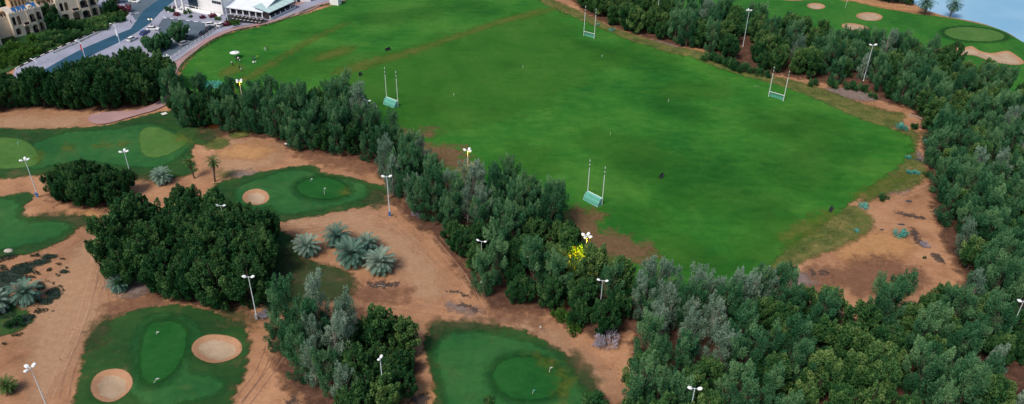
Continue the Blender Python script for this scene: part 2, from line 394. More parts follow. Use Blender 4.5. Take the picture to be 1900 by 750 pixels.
# --- flat things of the setting
sheet('leaf_litter_shade', list(ST.values()), M_LITTER_SHADE, 'dark brown leaf litter and painted shade under the trees', 'stuff', margin=6)  # leaf litter whose dark brown also paints in the shade beside the belts
sheet('pale_soil', [[(520, 400), (600, 395), (680, 385), (700, 410), (760, 440), (800, 490), (830, 540), (780, 560), (720, 480), (640, 430), (560, 430)],
   [(60, 560), (140, 470), (175, 430), (200, 560), (160, 620), (120, 700), (60, 740)], [(390, 300), (430, 265), (520, 280), (500, 310), (420, 325)],
   [(0, 220), (80, 215), (160, 215), (150, 232), (60, 240), (0, 242)], [(860, 600), (960, 612), (1060, 660), (1130, 740), (1160, 740), (1080, 650), (980, 598)]], M_PALESOIL, margin=5)
sheet('orange_sand', [ell(1290, 103, 22, 11), ell(165, 400, 22, 8), ell(450, 600, 30, 16), ell(1620, 460, 70, 28), ell(790, 735, 40, 30), ell(460, 285, 50, 14), ell(835, 290, 30, 14), ell(1100, 415, 30, 12)], M_ORANGE, margin=5)
sheet('dark_soil', [[(1490, 506), (1530, 492), (1560, 496), (1600, 480), (1650, 484), (1672, 494), (1704, 498), (1716, 520), (1690, 540), (1650, 536), (1600, 548), (1560, 534), (1510, 536)], ell(885, 470, 30, 40, .6), ell(640, 590, 60, 14),
   ell(1150, 90, 50, 14, .3), ell(1190, 95, 60, 12, .35), [(1080, 440), (1140, 440), (1210, 470), (1170, 490), (1100, 470)], ell(620, 300, 70, 12, .2), ell(250, 570, 60, 20, -.2),
   ell(700, 545, 60, 15), ell(960, 590, 60, 10, .2), ell(340, 520, 40, 10), ell(470, 590, 30, 10), ell(765, 300, 20, 30)], M_DARKSOIL, margin=5)
sheet('grey_soil', [ell(1690, 295, 26, 14), ell(1580, 175, 50, 9, .15), ell(1660, 350, 24, 9), ell(1480, 520, 30, 14), ell(450, 325, 30, 7), ell(860, 575, 30, 6, .3), ell(1235, 88, 40, 8, .3), ell(240, 520, 40, 30)], M_GREYSOIL, margin=4)
sheet('ash_soil', [ell(1700, 440, 5, 20, -.5), ell(1740, 480, 14, 5, .7), ell(1690, 400, 30, 3, .2), ell(1700, 300, 9, 3), ell(1520, 505, 22, 3), ell(870, 572, 22, 3, .35), ell(1745, 400, 16, 6, .6), ell(710, 528, 30, 5), ell(780, 745, 20, 10), ell(545, 745, 12, 5), ell(850, 545, 20, 2, .3)], M_ASH, margin=3)
# playing field
FIELD = [(640, -40), (655, -15), (628, 6), (560, 28), (480, 50), (428, 62), (385, 82), (352, 112), (334, 138), (322, 165), (330, 195), (420, 205), (500, 218), (600, 225), (690, 250), (740, 285), (790, 320), (850, 350),
   (930, 375), (1000, 410), (1050, 450), (1100, 500), (1150, 540), (1215, 560), (1290, 575), (1350, 565), (1400, 530), (1440, 478), (1480, 445), (1540, 405), (1600, 360), (1660, 315), (1690, 285),
   (1692, 262), (1660, 242), (1600, 222), (1500, 178), (1410, 150), (1320, 122), (1240, 98), (1170, 76), (1120, 55), (1060, 30), (1000, 2), (960, -40)]
sheet('dry_grass', [[(1000, -6), (1060, 14), (1130, 48), (1240, 84), (1320, 108), (1400, 134), (1480, 152), (1540, 170), (1600, 192), (1640, 205), (1680, 215), (1650, 240), (1600, 224), (1500, 186), (1400, 156), (1240, 108), (1100, 62), (1000, 14)],
   [(1400, 500), (1480, 440), (1560, 385), (1600, 390), (1620, 420), (1570, 455), (1500, 480), (1440, 515), (1380, 520)], [(1640, 250), (1700, 245), (1700, 290), (1720, 320), (1690, 350), (1640, 360), (1600, 380), (1620, 340), (1670, 300)],
   ell(400, 268, 26, 12), ell(445, 250, 20, 8, -.3), ell(560, 470, 20, 6)], M_DRY, 'dry yellow grass along the field edge', margin=5)
sheet('playing_field', [FIELD], M_FIELD, 'large mown green playing field', margin=4)
sheet('light_grass', [[(610, 130), (760, 95), (990, 30), (1080, 80), (1130, 110), (1060, 160), (900, 230), (760, 240), (700, 190)], ell(1160, 280, 80, 22, .3), ell(1260, 470, 50, 14, .2), ell(1480, 130 + 120, 60, 14, .2), ell(1290, 170, 60, 14), ell(560, 120, 70, 16, -.3), ell(1430, 440, 60, 20, -.4), ell(980, 300, 50, 20), ell(1120, 110, 40, 12), ell(1510, 230, 50, 12, .3)], M_LGRASS, margin=9)
sheet('dark_grass', [ell(1300, 340, 150, 45, .2), ell(1180, 400, 60, 18, .3), ell(1200, 110, 70, 18, .3), ell(740, 30, 90, 14, -.1), ell(1260, 205, 50, 10, .2), ell(1480, 320, 80, 40), ell(1340, 500, 70, 12), ell(860, 55 - 40, 80, 12), ell(1410, 380, 60, 24, -.3), ell(920, 205, 10, 4), ell(945, 118, 10, 4), ell(560, 60, 30, 6), ell(790, 200, 30, 8), ell(1440, 225, 60, 16, .2), ell(1560, 290, 60, 20, -.3), ell(1130, 95, 50, 10, .2)], M_DGRASS, margin=9)
sheet('worn_grass', [[(444, 146), (482, 126), (540, 92), (582, 68), (640, 44), (638, 49), (588, 74), (545, 98), (496, 130), (456, 154)], [(618, 134), (680, 112), (760, 92), (860, 60), (930, 36), (1000, 18), (1030, 16), (1010, 26), (935, 44), (860, 68), (770, 100), (700, 122), (640, 138)],
    ell(430, 132, 22, 10, -.3), ell(620, 100, 40, 8, -.3), ell(1640, 345, 60, 10, -.4), ell(1100, 400, 22, 9), ell(1500, 420, 60, 14, -.5)], M_WORN, margin=5)
sheet('bare_soil', [[(780, 262), (800, 270), (838, 272), (864, 278), (852, 294), (880, 300), (850, 318), (800, 300), (775, 280)], [(1055, 392), (1085, 388), (1110, 400), (1112, 424), (1150, 436), (1208, 458), (1215, 476), (1190, 486), (1130, 478), (1080, 470), (1050, 430)],
  ell(752, 250, 16, 8), ell(795, 246, 14, 6), ell(862, 300, 14, 12)], M_DARKSOIL, 'bare reddish soil at the field edge', margin=5)
# golf holes
sheet('rough', [[(-60, 248), (60, 242), (130, 238), (200, 232), (270, 214), (312, 206), (335, 222), (372, 240), (398, 258), (384, 270), (362, 272), (355, 290), (362, 316), (345, 326), (290, 332), (225, 326), (130, 318), (80, 326), (0, 334), (-60, 336)],
   [(-60, 372), (0, 366), (44, 358), (64, 364), (48, 384), (46, 400), (76, 404), (120, 402), (168, 404), (176, 414), (150, 420), (130, 438), (104, 454), (60, 470), (0, 478), (-60, 480)],
   [(400, 342), (440, 332), (500, 318), (560, 308), (585, 310), (600, 324), (640, 328), (690, 340), (720, 350), (712, 368), (690, 380), (600, 398), (525, 410), (505, 414), (480, 408), (440, 384), (390, 372)],
   [(158, 640), (180, 608), (215, 588), (262, 574), (310, 568), (370, 572), (420, 590), (452, 604), (462, 640), (455, 690), (430, 740), (410, 800), (140, 830), (146, 720), (150, 680)],
   [(786, 650), (796, 616), (812, 602), (842, 598), (900, 606), (965, 614), (1025, 642), (1068, 676), (1108, 724), (1140, 790), (1120, 840), (800, 840), (808, 740), (800, 690)],
   [(500, 428), (540, 440), (556, 478), (600, 494), (645, 508), (650, 530), (632, 552), (560, 562), (500, 580), (480, 540), (510, 500)], [(0, 560), (30, 570), (60, 590), (30, 615), (-20, 620)]], M_ROUGH, 'dark rough grass round the greens', margin=3)
M_DULL = m_grass('dull_worn_grass', (.035, .06, .022), (.055, .075, .03), (.085, .09, .04), (.16, .095, .06), .9, .1, 3.0, 5.0, .4, .75)
sheet('dull_grass', [[(540, 445), (556, 480), (600, 496), (650, 510), (655, 535), (632, 556), (560, 566), (500, 582), (490, 540), (520, 500)], ell(130, 410, 60, 10, .1), ell(240, 330, 60, 6), ell(700, 372, 22, 14), ell(440, 590, 30, 10, .3), ell(860, 606, 70, 8, .05), ell(1080, 690, 16, 40, -.6), ell(180, 620, 14, 30, .5), ell(385, 250, 20, 12)], M_DULL, 'dull worn grass on soil by the palms', margin=4)
sheet('fairway', [[(20, 300), (110, 250), (210, 240), (262, 232), (300, 238), (355, 262), (345, 285), (300, 312), (240, 312), (160, 300), (110, 306), (60, 318)], [(440, 350), (500, 326), (560, 316), (600, 330), (660, 338), (684, 352), (670, 372), (600, 388), (530, 398), (500, 384), (470, 390), (440, 374)],
   [(242, 650), (256, 606), (290, 584), (340, 588), (372, 612), (372, 640), (352, 690), (400, 700), (418, 712), (400, 735), (300, 760), (240, 735), (248, 700)], [(806, 660), (826, 624), (880, 618), (950, 628), (1020, 652), (1065, 700), (1090, 760), (1060, 800), (860, 800), (820, 720)],
   [(-60, 380), (30, 372), (40, 410), (110, 412), (130, 424), (80, 450), (-60, 466)]], M_FAIR, 'mown fairway grass', margin=2.5)
def grow(pl, k):
    c = np.mean([np.array(p, float) for p in pl], 0); return [tuple(c + (np.array(p) - c)*k) for p in pl]
M_COLL = m_grass('collar_turf', (.006, .050, .012), (.009, .062, .014), (.018, .078, .018), (.03, .07, .02), .3, .08, 2.8, 2.0, .6, .6)
sheet('green_collar', [grow(GREENS[k][0], 1.16) for k in 'cde'], M_COLL, 'darker longer grass ring round the putting greens', margin=2)
sheet('putting_green', [GREENS[k][0] for k in 'cde'], M_GREEN, 'smooth darker putting greens', margin=1.5)
FAR = [(1330, -60), (1440, -2), (1520, -2), (1580, 2), (1640, 16), (1700, 27), (1745, 31), (1800, 42), (1850, 55), (1900, 80), (1960, 110), (2100, 190), (2000, 250), (1860, 190), (1700, 120), (1560, 95), (1420, 70), (1300, 45), (1240, 0)]
sheet('far_fairway', [FAR], M_FARG, 'green golf fairway by the water', margin=3)
sheet('far_collar', [grow(GREENS['f'][0], 1.18)], M_COLL, 'darker ring round the far green', margin=2)
sheet('pale_putting_green', [GREENS[k][0] for k in 'abf'], M_GREENL, 'pale green putting greens', margin=1.5)
sheet('worn_fringe', [[(985, 662), (1020, 672), (1050, 694), (1062, 718), (1050, 745), (1030, 752), (1040, 728), (1036, 702), (1010, 680)], ell(641, 358, 7, 5), ell(128, 275, 9, 7), ell(190, 271, 16, 4), ell(228, 270, 8, 3), ell(340, 262, 16, 7, .6), ell(72, 296, 3, 12), ell(420, 325, 16, 6)], M_WORN, margin=2)
sheet('bunkers', [b[0] for b in BUNKERS.values()], M_BUNK, 'sand bunkers cut in the grass', margin=1.0)
sheet('sand_bank', [[(1545, -12), (1600, 0), (1660, 12), (1712, 19), (1752, 25), (1742, 30), (1690, 22), (1640, 15), (1580, 3), (1540, -4)]], M_ORANGE, margin=2)
# water
mb = MB(); mb.add([(120, 300, -.5), (6000, 300, -.5), (6000, 6000, -.5), (120, 6000, -.5)], [(0, 1, 2, 3)])
nw = NT('lake_water'); nw.b.inputs['Roughness'].default_value = .35; nw.b.inputs['Specular IOR Level'].default_value = .5
nw.color(nw.ramp(nw.noise(.02, 4), [(.35, (.20, .42, .60)), (.65, (.34, .54, .70))])); nw.bump(nw.noise(1.2, 6, .6, stretch=(1, .4, 1)), .12, .1)
tag(mb.build('water', nw.m), kind='structure', label='pale blue lake water')

sheet('garden_ground', [[(-60, 146), (-60, -40), (190, -60), (228, 16), (240, 26), (204, 47), (150, 70), (90, 96), (34, 124), (-20, 150)]], M_ROUGH, 'green garden ground below the villas', margin=2)
sheet('cover_mat', [ell(40, 500, 24, 8, -.2), ell(75, 488, 15, 5, -.2), ell(20, 515, 24, 12, 0), ell(75, 532, 7, 8), ell(100, 547, 15, 9, -.2), ell(85, 560, 16, 6, -.2), ell(35, 597, 28, 9, -.3), ell(120, 507, 9, 2.5), ell(0, 540, 22, 18), ell(92, 478, 14, 4)], m_patch('cover_floor', (.02, .04, .03), (.04, .06, .045), .8, 1.6, .9, .8), 'dark matted plants on the sand', 'stuff', margin=2)
# ------------------------------------------------------------------ roads and paving, top left
sheet('paving', [[(24, 150), (27, 132), (79, 105), (131, 82), (169, 65), (204, 50), (231, 36), (240, 27), (228, 16), (180, 14), (200, -60), (700, -60), (640, -8), (560, 24), (490, 42), (432, 52), (400, 66), (350, 100), (322, 118), (300, 140), (200, 150), (100, 160)]], M_PAVE, 'pale grey paving by the road', margin=1.5, sm=False)
sheet('side_street', [[(190, -60), (214, -6), (238, 14), (252, 40), (300, 0), (330, -60)]], M_LOT, 'grey side street', margin=1, sm=False)
sheet('road', [[(66, 140), (117, 111), (155, 91), (217, 65), (243, 55), (256, 36), (268, 20), (296, 0), (330, -30), (390, -60), (420, -60), (345, -20), (326, 0), (299, 23), (279, 44), (258, 59), (223, 79), (173, 103), (120, 138), (90, 150)]], M_ASPH, 'blue grey asphalt road', margin=1, sm=False)
sheet('parking_lot', [[(300, 40), (302, 36), (330, 36), (360, 42), (415, 48), (395, 60), (350, 88), (318, 106), (296, 122), (262, 120), (300, 92), (330, 74), (300, 66), (290, 56)]], M_LOT, 'grey asphalt parking lot', margin=1, sm=False)
PATH = [(640, 0), (600, 8), (560, 24), (505, 41), (460, 50), (428, 57), (400, 68), (372, 84), (345, 106), (328, 122), (320, 140), (318, 160), (314, 178)]
sheet('footpath', [PATH], M_PINK, 'pink paved footpath', margin=1.5, line=1.35)
sheet('cart_path', [[(164, 224), (172, 214), (205, 209), (250, 206), (285, 194), (305, 180), (316, 166), (322, 176), (312, 192), (290, 204), (250, 216), (205, 229), (178, 231)]], M_PINK, 'pink paved cart path', margin=1)
sheet('club_forecourt', [[(548, 14), (600, -10), (700, -60), (560, -60), (520, 0)]], M_PINK, 'pink paving beside the clubhouse', margin=1, sm=False)
sheet('terrace_floor', [[(424, 28), (486, 36), (500, 40), (492, 44), (470, 45), (428, 43), (418, 38)]], M_DARKPAVE, 'dark terrace paving', margin=1, sm=False)
ribbon('road_marking', [(340, -20), (311, 0), (280, 33), (262, 50), (225, 70), (165, 97)], .15, mat('white_road_paint', (.45, .5, .55), .7), .19, 'thin line along the road', sm=False)
for a, b in (((118, 113), (244, 56)), ((100, 148), (223, 80))): ribbon('road_marking', [a, b], .14, mat('edge_paint', (.42, .47, .52), .7), .19, sm=False)

M_WHITE = mat('white_paint', (.8, .8, .8), .5, var=.08); M_BLK = mat('black_paint', (.03, .03, .035), .5)
def kerb(name, pts, label, w=.22, h=.14, seg=1.4, mats=None):
    w_ = gpoly(pts, True, closed=False); d = np.linalg.norm(np.diff(w_, axis=0), axis=1); s = np.concatenate([[0], d.cumsum()])
    n = int(s[-1] / seg); t = np.linspace(0, s[-1], n + 1); mb = MB()
    X = np.interp(t, s, w_[:, 0]); Y = np.interp(t, s, w_[:, 1])
    for i in range(n):
        a = math.atan2(Y[i+1]-Y[i], X[i+1]-X[i]); L = math.hypot(Y[i+1]-Y[i], X[i+1]-X[i])
        mb.box((0.01, -w/2, -.1), (L-.01, w/2, h), i % 2, a, (X[i], Y[i], hz(X[i], Y[i]) + .12))
    return tag(mb.build(name, mats or [M_WHITE, M_BLK]), kind='structure', label=label)
kerb('kerb', [(29, 129), (80, 103), (132, 80), (170, 63), (205, 48), (232, 34), (258, 25)], 'black and white striped kerb below the villa shrubs', .4, .3, 2.0)
kerb('kerb', [(303, 33), (318, 36), (335, 38), (360, 41), (390, 44), (414, 46)], 'black and white kerb by the clubhouse', .4, .22, 1.8)
kerb('kerb', [(292, 92), (310, 82), (330, 72), (350, 62)], 'striped kerb of the parking island', .4, .22, 1.4)
kerb('kerb', [(110, 142), (170, 106), (222, 81), (258, 61), (280, 46), (300, 25), (328, 0)], 'pale kerb on the near side of the road', .25, .14, 2, [mat('pale_kerb', (.5, .5, .52))]*2)
# wheel tracks worn into the sand
mbt = [[(90, 740), (110, 690), (140, 620), (160, 560), (175, 500), (180, 440), (190, 420)], [(120, 740), (130, 690), (165, 600), (185, 540), (190, 480)], [(175, 560), (200, 500), (210, 560), (215, 600)], [(180, 560), (195, 520), (205, 555)],
   [(700, 540), (760, 556), (830, 572), (900, 590), (960, 602), (1020, 630), (1080, 680), (1130, 730)], [(690, 560), (760, 572), (850, 586), (930, 600)], [(800, 440), (850, 500), (880, 550), (900, 590)], [(810, 440), (862, 500), (894, 560)],
   [(60, 510), (100, 480), (150, 450), (180, 430)], [(-20, 500), (60, 484), (120, 460)], [(440, 745), (480, 690), (500, 640)], [(455, 750), (492, 700), (520, 660)], [(1560, 400), (1640, 378), (1690, 358), (1730, 342)], [(30, 230), (100, 226), (160, 222)], [(560, 430), (640, 420), (720, 430), (780, 470)], [(500, 418), (560, 420), (640, 410), (700, 400), (770, 450), (820, 500)]]
M_TRACKS = mat('worn_track_soil', (.29, .155, .098), .95, var=.3, vs=.8)
M_TRACKP = mat('pale_track_soil', (.46, .26, .165), .95, var=.25, vs=.8)
for i, t in enumerate(mbt):
    w_ = gpoly(t, True, closed=False)
    for sgn in (-1, 1):
        T = np.gradient(w_, axis=0); T /= np.linalg.norm(T, axis=1)[:, None]
        q = w_ + np.column_stack([-T[:, 1], T[:, 0]]) * sgn * .8
        ribbon('tyre_track', q, .16, M_TRACKS if i % 3 else M_TRACKP, .045, 'faint tyre tracks in the sand', 'structure', world=True)

# ------------------------------------------------------------------ foliage
def m_leaf(name, c0, c1, c2, hue=.5):
    """leaf colour differs from clump to clump (attribute tint) and from tree to tree"""
    n = NT(name); oi = n.t.nodes.new('ShaderNodeObjectInfo')
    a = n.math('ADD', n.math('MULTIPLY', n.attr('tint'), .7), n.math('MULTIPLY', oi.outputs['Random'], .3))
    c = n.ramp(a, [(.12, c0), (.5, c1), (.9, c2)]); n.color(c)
    n.b.inputs['Roughness'].default_value = .75
    n.b.inputs['Specular IOR Level'].default_value = .2
    tr = n.t.nodes.new('ShaderNodeBsdfTranslucent'); mx = n.t.nodes.new('ShaderNodeMixShader'); mx.inputs[0].default_value = .28
    n.t.links.new(c, tr.inputs[0]); n.t.links.new(n.b.outputs[0], mx.inputs[1]); n.t.links.new(tr.outputs[0], mx.inputs[2])
    n.t.links.new(mx.outputs[0], n.t.nodes['Material Output'].inputs['Surface'])
    return n.m
L_CAS = m_leaf('casuarina_needles', (0.012, 0.085, 0.034), (0.05, 0.178, 0.074), (0.19, 0.36, 0.155))
L_PAL = m_leaf('grey_needles', (0.06, 0.145, 0.085), (0.165, 0.275, 0.185), (0.36, 0.48, 0.36))
L_DRK = m_leaf('dark_leaves', (0.009, 0.062, 0.018), (0.028, 0.115, 0.034), (0.11, 0.22, 0.065))
L_TEAL = m_leaf('teal_leaves', (0.05, 0.26, 0.21), (0.12, 0.48, 0.4), (0.32, 0.72, 0.62))
L_LIT = m_leaf('bright_leaves', (.03, .10, .015), (.055, .15, .02), (.10, .21, .035))
L_RED = m_leaf('burgundy_leaves', (0.09, 0.018, 0.03), (0.2, 0.035, 0.07), (0.34, 0.09, 0.12))
L_GREY = m_leaf('grey_twigs', (0.22, 0.2, 0.25), (0.38, 0.36, 0.44), (0.58, 0.57, 0.66))
L_OLV = m_leaf('olive_leaves', (0.018, 0.088, 0.026), (0.07, 0.18, 0.05), (0.22, 0.33, 0.1))
L_PLM = m_leaf('palm_leaflets', (0.035, 0.115, 0.085), (0.11, 0.23, 0.175), (0.36, 0.45, 0.36))
L_PLG = m_leaf('green_palm_leaflets', (.03, .09, .02), (.07, .15, .035), (.14, .2, .07))
BARK = mat('bark', (.10, .075, .055), .9, var=.35, vs=3); BARKP = mat('grey_bark', (.32, .29, .25), .9, var=.3, vs=3)

def leaves(C, D, size, asp, r, spread):
    """quads at C with long axis near D; size (n,), asp width/length"""
    n = len(C)
    d = D + r.normal(0, spread, (n, 3)); d /= np.linalg.norm(d, axis=1)[:, None] + 1e-9
    q = r.normal(0, 1, (n, 3)); s = np.cross(d, q); s /= np.linalg.norm(s, axis=1)[:, None] + 1e-9
    L = size[:, None] / 2; Wd = L * asp
    V = np.stack([C - d*L, C + s*Wd, C + d*L, C - s*Wd], 1).reshape(-1, 3)
    return V, np.arange(4*n).reshape(n, 4)
def crown_mesh(name, clumps, material, r, size=.42, asp=.6, spread=.6, per=80, shell=.55):
    """clumps: (centre, axis, half length, radius, tint)"""
    Vs, Ts = [], []
    for c, ax, hl, rad, tint in clumps:
        k = max(12, int(per * (hl * rad * 1.2 + .25)))
        u = r.normal(0, 1, (k, 3)); u /= np.linalg.norm(u, axis=1)[:, None]
        rho = shell + (1-shell) * r.random(k)**.6
        ax = np.array(ax) / np.linalg.norm(ax)
        t = u @ ax; perp = u - t[:, None]*ax
        taper = 1 - .45*np.clip(t, 0, 1)
        C = np.array(c) + (t*rho*hl)[:, None]*ax + perp*(rho*rad*taper)[:, None]
        D = u*.5 + ax*.9
        V, _ = leaves(C, D, size * r.uniform(.6, 1.35, k), asp, r, spread)
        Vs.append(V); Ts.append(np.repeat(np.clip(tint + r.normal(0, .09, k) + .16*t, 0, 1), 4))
    V = np.vstack(Vs); n = len(V)//4
    me = np_mesh('tmp', V, np.arange(4*n).reshape(n, 4), material, attrs={'tint': np.concatenate(Ts)})
    data = me.data; data.name = name; bpy.data.objects.remove(me); return data
def limbs_mesh(name, H, forks, material, r0=.16):
    mb = MB(); lean = (random.uniform(-.2, .2), random.uniform(-.2, .2))
    pts = [(0, 0, -.5), (lean[0]*.4, lean[1]*.4, H*.3), (lean[0], lean[1], H*.62), (lean[0]*1.4, lean[1]*1.4, H*.9)]
    mb.path(pts, [r0*1.25, r0, r0*.6, r0*.2], 7)
    for e in forks:
        z = min(max(e[2]*.45, H*.12), H*.6); mb.path([(lean[0]*.5, lean[1]*.5, z), (e[0]*.55, e[1]*.55, (z+e[2])*.52), tuple(e)], [r0*.5, r0*.3, r0*.1], 5)
    o = mb.build('tmp', material); d = o.data; d.name = name; bpy.data.objects.remove(o); return d
def cas_variant(i, material, H=11.5, w=2.7, sparse=1.0, bark=BARK, per=165):
    r = np.random.default_rng(100 + i); cl = []; forks = []
    n = int(42 * sparse)
    tiers = r.uniform(0, 1, n); leaders = [(r.normal(0, .8), r.normal(0, .8)) for _ in range(4)]
    for k in range(n):
        t = (k + r.random()) / n; z = H * (.07 + .83 * t)
        R0 = w * (1.0 - .58 * t**1.8) * (.5 + .5 * min(1, t*4 + .3))
        a = r.uniform(0, 6.28); rad = R0 * r.uniform(.45, 1.05)
        lx, ly = leaders[k % 4]
        c = (math.cos(a)*rad + lx*t, math.sin(a)*rad + ly*t, z)
        ax = (math.cos(a)*.35, math.sin(a)*.35, 1.0 + .6*r.random())
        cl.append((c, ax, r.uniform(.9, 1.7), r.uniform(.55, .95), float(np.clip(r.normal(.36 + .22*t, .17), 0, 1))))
        if k % 3 == 0: forks.append(c)
    for lx, ly in leaders:
        cl.append(((lx*1.1, ly*1.1, H*.93*r.uniform(.9, 1.0)), (lx*.1, ly*.1, 1), r.uniform(1.0, 1.6), .42, .6))
        forks.append((lx, ly, H*.85))
    return crown_mesh('casuarina_crown', cl, material, r, .34, .36, .5, per, .25), limbs_mesh('casuarina_trunk', H, forks, bark, .15)
def leafy_variant(i, material, H=10.0, w=3.3, per=150, n=92, low=.03, size=.36):
    r = np.random.default_rng(300 + i); cl = []; forks = []
    for k in range(n):
        u = r.normal(0, 1, 3); u /= np.linalg.norm(u); u[2] = abs(u[2]) * 1.0 if r.random() < .62 else -abs(u[2])
        rho = r.uniform(.72, 1.02) if r.random() < .8 else r.uniform(.3, .7)
        c = np.array([u[0]*w*rho, u[1]*w*rho, H*(low + .40) + u[2]*H*.40*rho])
        c[:2] *= 1 + .18*math.sin(3*math.atan2(u[1], u[0]) + i)
        if c[2] < .5: c[2] = r.uniform(.5, 1.2)
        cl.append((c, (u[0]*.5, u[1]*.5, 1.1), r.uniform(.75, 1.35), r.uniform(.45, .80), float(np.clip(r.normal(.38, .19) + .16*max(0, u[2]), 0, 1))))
        if k % 5 == 0: forks.append(tuple(c))
    return crown_mesh('leafy_crown', cl, material, r, size, .62, .7, per, .5), limbs_mesh('leafy_trunk', H*.95, forks, BARK, .2)
def bush_variant(i, material, H=1.6, w=1.2, per=110, n=14, size=.3, asp=.5, spread=.6):
    r = np.random.default_rng(500 + i); cl = []
    for k in range(n):
        a = r.uniform(0, 6.28); rad = w*math.sqrt(r.random())*.85
        cl.append(((math.cos(a)*rad, math.sin(a)*rad, H*(.25 + .5*r.random()*(1 - .5*rad/w))), (math.cos(a)*.5, math.sin(a)*.5, 1), H*.32, w*.34, float(np.clip(r.normal(.45, .2), 0, 1))))
    return crown_mesh('shrub_foliage', cl, material, r, size, asp, spread, per, .3), limbs_mesh('shrub_stem', H*.7, [c[0] for c in cl[::3]], BARK, .06)
def put(name, variant, loc, s, rz, label, cat, group, names=('crown', 'trunk'), sz=None, tilt=0):
    root = empty(name, loc, rz); root.scale = (s, s, s * (sz or 1)); tag(root, label, cat, group)
    root.rotation_euler = (tilt*math.cos(rz*3), tilt*math.sin(rz*5), rz)
    for nm, me in zip(names, variant):
        o = bpy.data.objects.new(nm, me); COL.objects.link(o); o.parent = root
    return root
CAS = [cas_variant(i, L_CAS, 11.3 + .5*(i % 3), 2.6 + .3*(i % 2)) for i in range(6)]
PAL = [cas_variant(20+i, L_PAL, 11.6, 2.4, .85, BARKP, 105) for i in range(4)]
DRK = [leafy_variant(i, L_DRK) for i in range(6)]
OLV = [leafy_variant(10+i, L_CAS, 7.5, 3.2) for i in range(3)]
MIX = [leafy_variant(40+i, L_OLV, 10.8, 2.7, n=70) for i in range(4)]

def poisson(poly, rad, seed, maxn=100000):
    r = np.random.default_rng(seed); lo, hi = poly.min(0), poly.max(0)
    lo = np.maximum(lo, (-320, 84)); hi = np.minimum(hi, (345, 450))
    A = (hi - lo).prod(); C = r.uniform(lo, hi, (int(A / rad**2 * 6), 2)); C = C[sdf(C, poly) > .6]
    keep = []; grid = {}
    for c in C:
        k = (int(c[0] // rad), int(c[1] // rad)); ok = True
        for a in (-1, 0, 1):
            for b in (-1, 0, 1):
                for q in grid.get((k[0]+a, k[1]+b), ()):
                    if (q[0]-c[0])**2 + (q[1]-c[1])**2 < rad*rad: ok = False; break
        if ok: grid.setdefault(k, []).append(c); keep.append(c)
    return keep
def inpic(p, h=10, m=12):
    a = pix((p[0], p[1], 0)); b = pix((p[0], p[1], h))
    return -m < a[0] < 1900 + m and b[1] < 750 + 4 and a[1] > -m
WHERE = {'roadside': 'in the dark belt below the road', 'fieldedge': 'in the belt left of the field', 'midbelt': 'in the belt along the sand track',
         'grove': 'in the dense dark grove left of the palms', 'thicket': 'in the low round thicket between two floodlights', 'lowgrove': 'in the grove between the lower greens', 'rightwood': 'in the big wood'}
def sub(stand, px, py):
    if stand == 'rightwood':
        if px < 1450 and py > 500: return 'in the pale fringe by the field corner' if px < 1330 and py < 680 else 'in the wood below the field corner'
        if py > 520: return 'in the wood below the brown sand patch' if px < 1750 else 'in the lower right corner'
        if py > 230: return 'in the wood east of the sandy clearing'
        return 'behind the two far goals' if px < 1500 else 'in the wood before the far golf green'
    if stand == 'midbelt': return WHERE[stand] + (', upper end' if py < 450 else ', middle' if px < 1000 else ', lower end')
    if stand == 'fieldedge': return WHERE[stand] + (', by the footpath' if px < 460 else ', by the sand dune' if px < 640 else ', by the twin floodlight')
    if stand == 'roadside': return WHERE[stand] + (', left half' if px < 160 else ', beside the parking lot')
    if stand == 'grove': return WHERE[stand] + (', left side' if px < 350 else ', right side')
    if stand == 'lowgrove': return WHERE[stand] + (', pale left side' if px < 650 else ', dark right side')
    return WHERE[stand]
counts = {}
RADS = {'roadside': 4.3, 'fieldedge': 3.7, 'midbelt': 4.0, 'grove': 4.3, 'thicket': 3.2, 'lowgrove': 3.6, 'rightwood': 4.35}
lamp_spots = [(1083, 505), (872, 345), (458, 205), (686, 250), (1276, 800), (1111, 600), (893, 525), (425, 452), (540, 243), (1603, 152), (1379, 86)]
lamp_w = [g(*l) for l in lamp_spots]
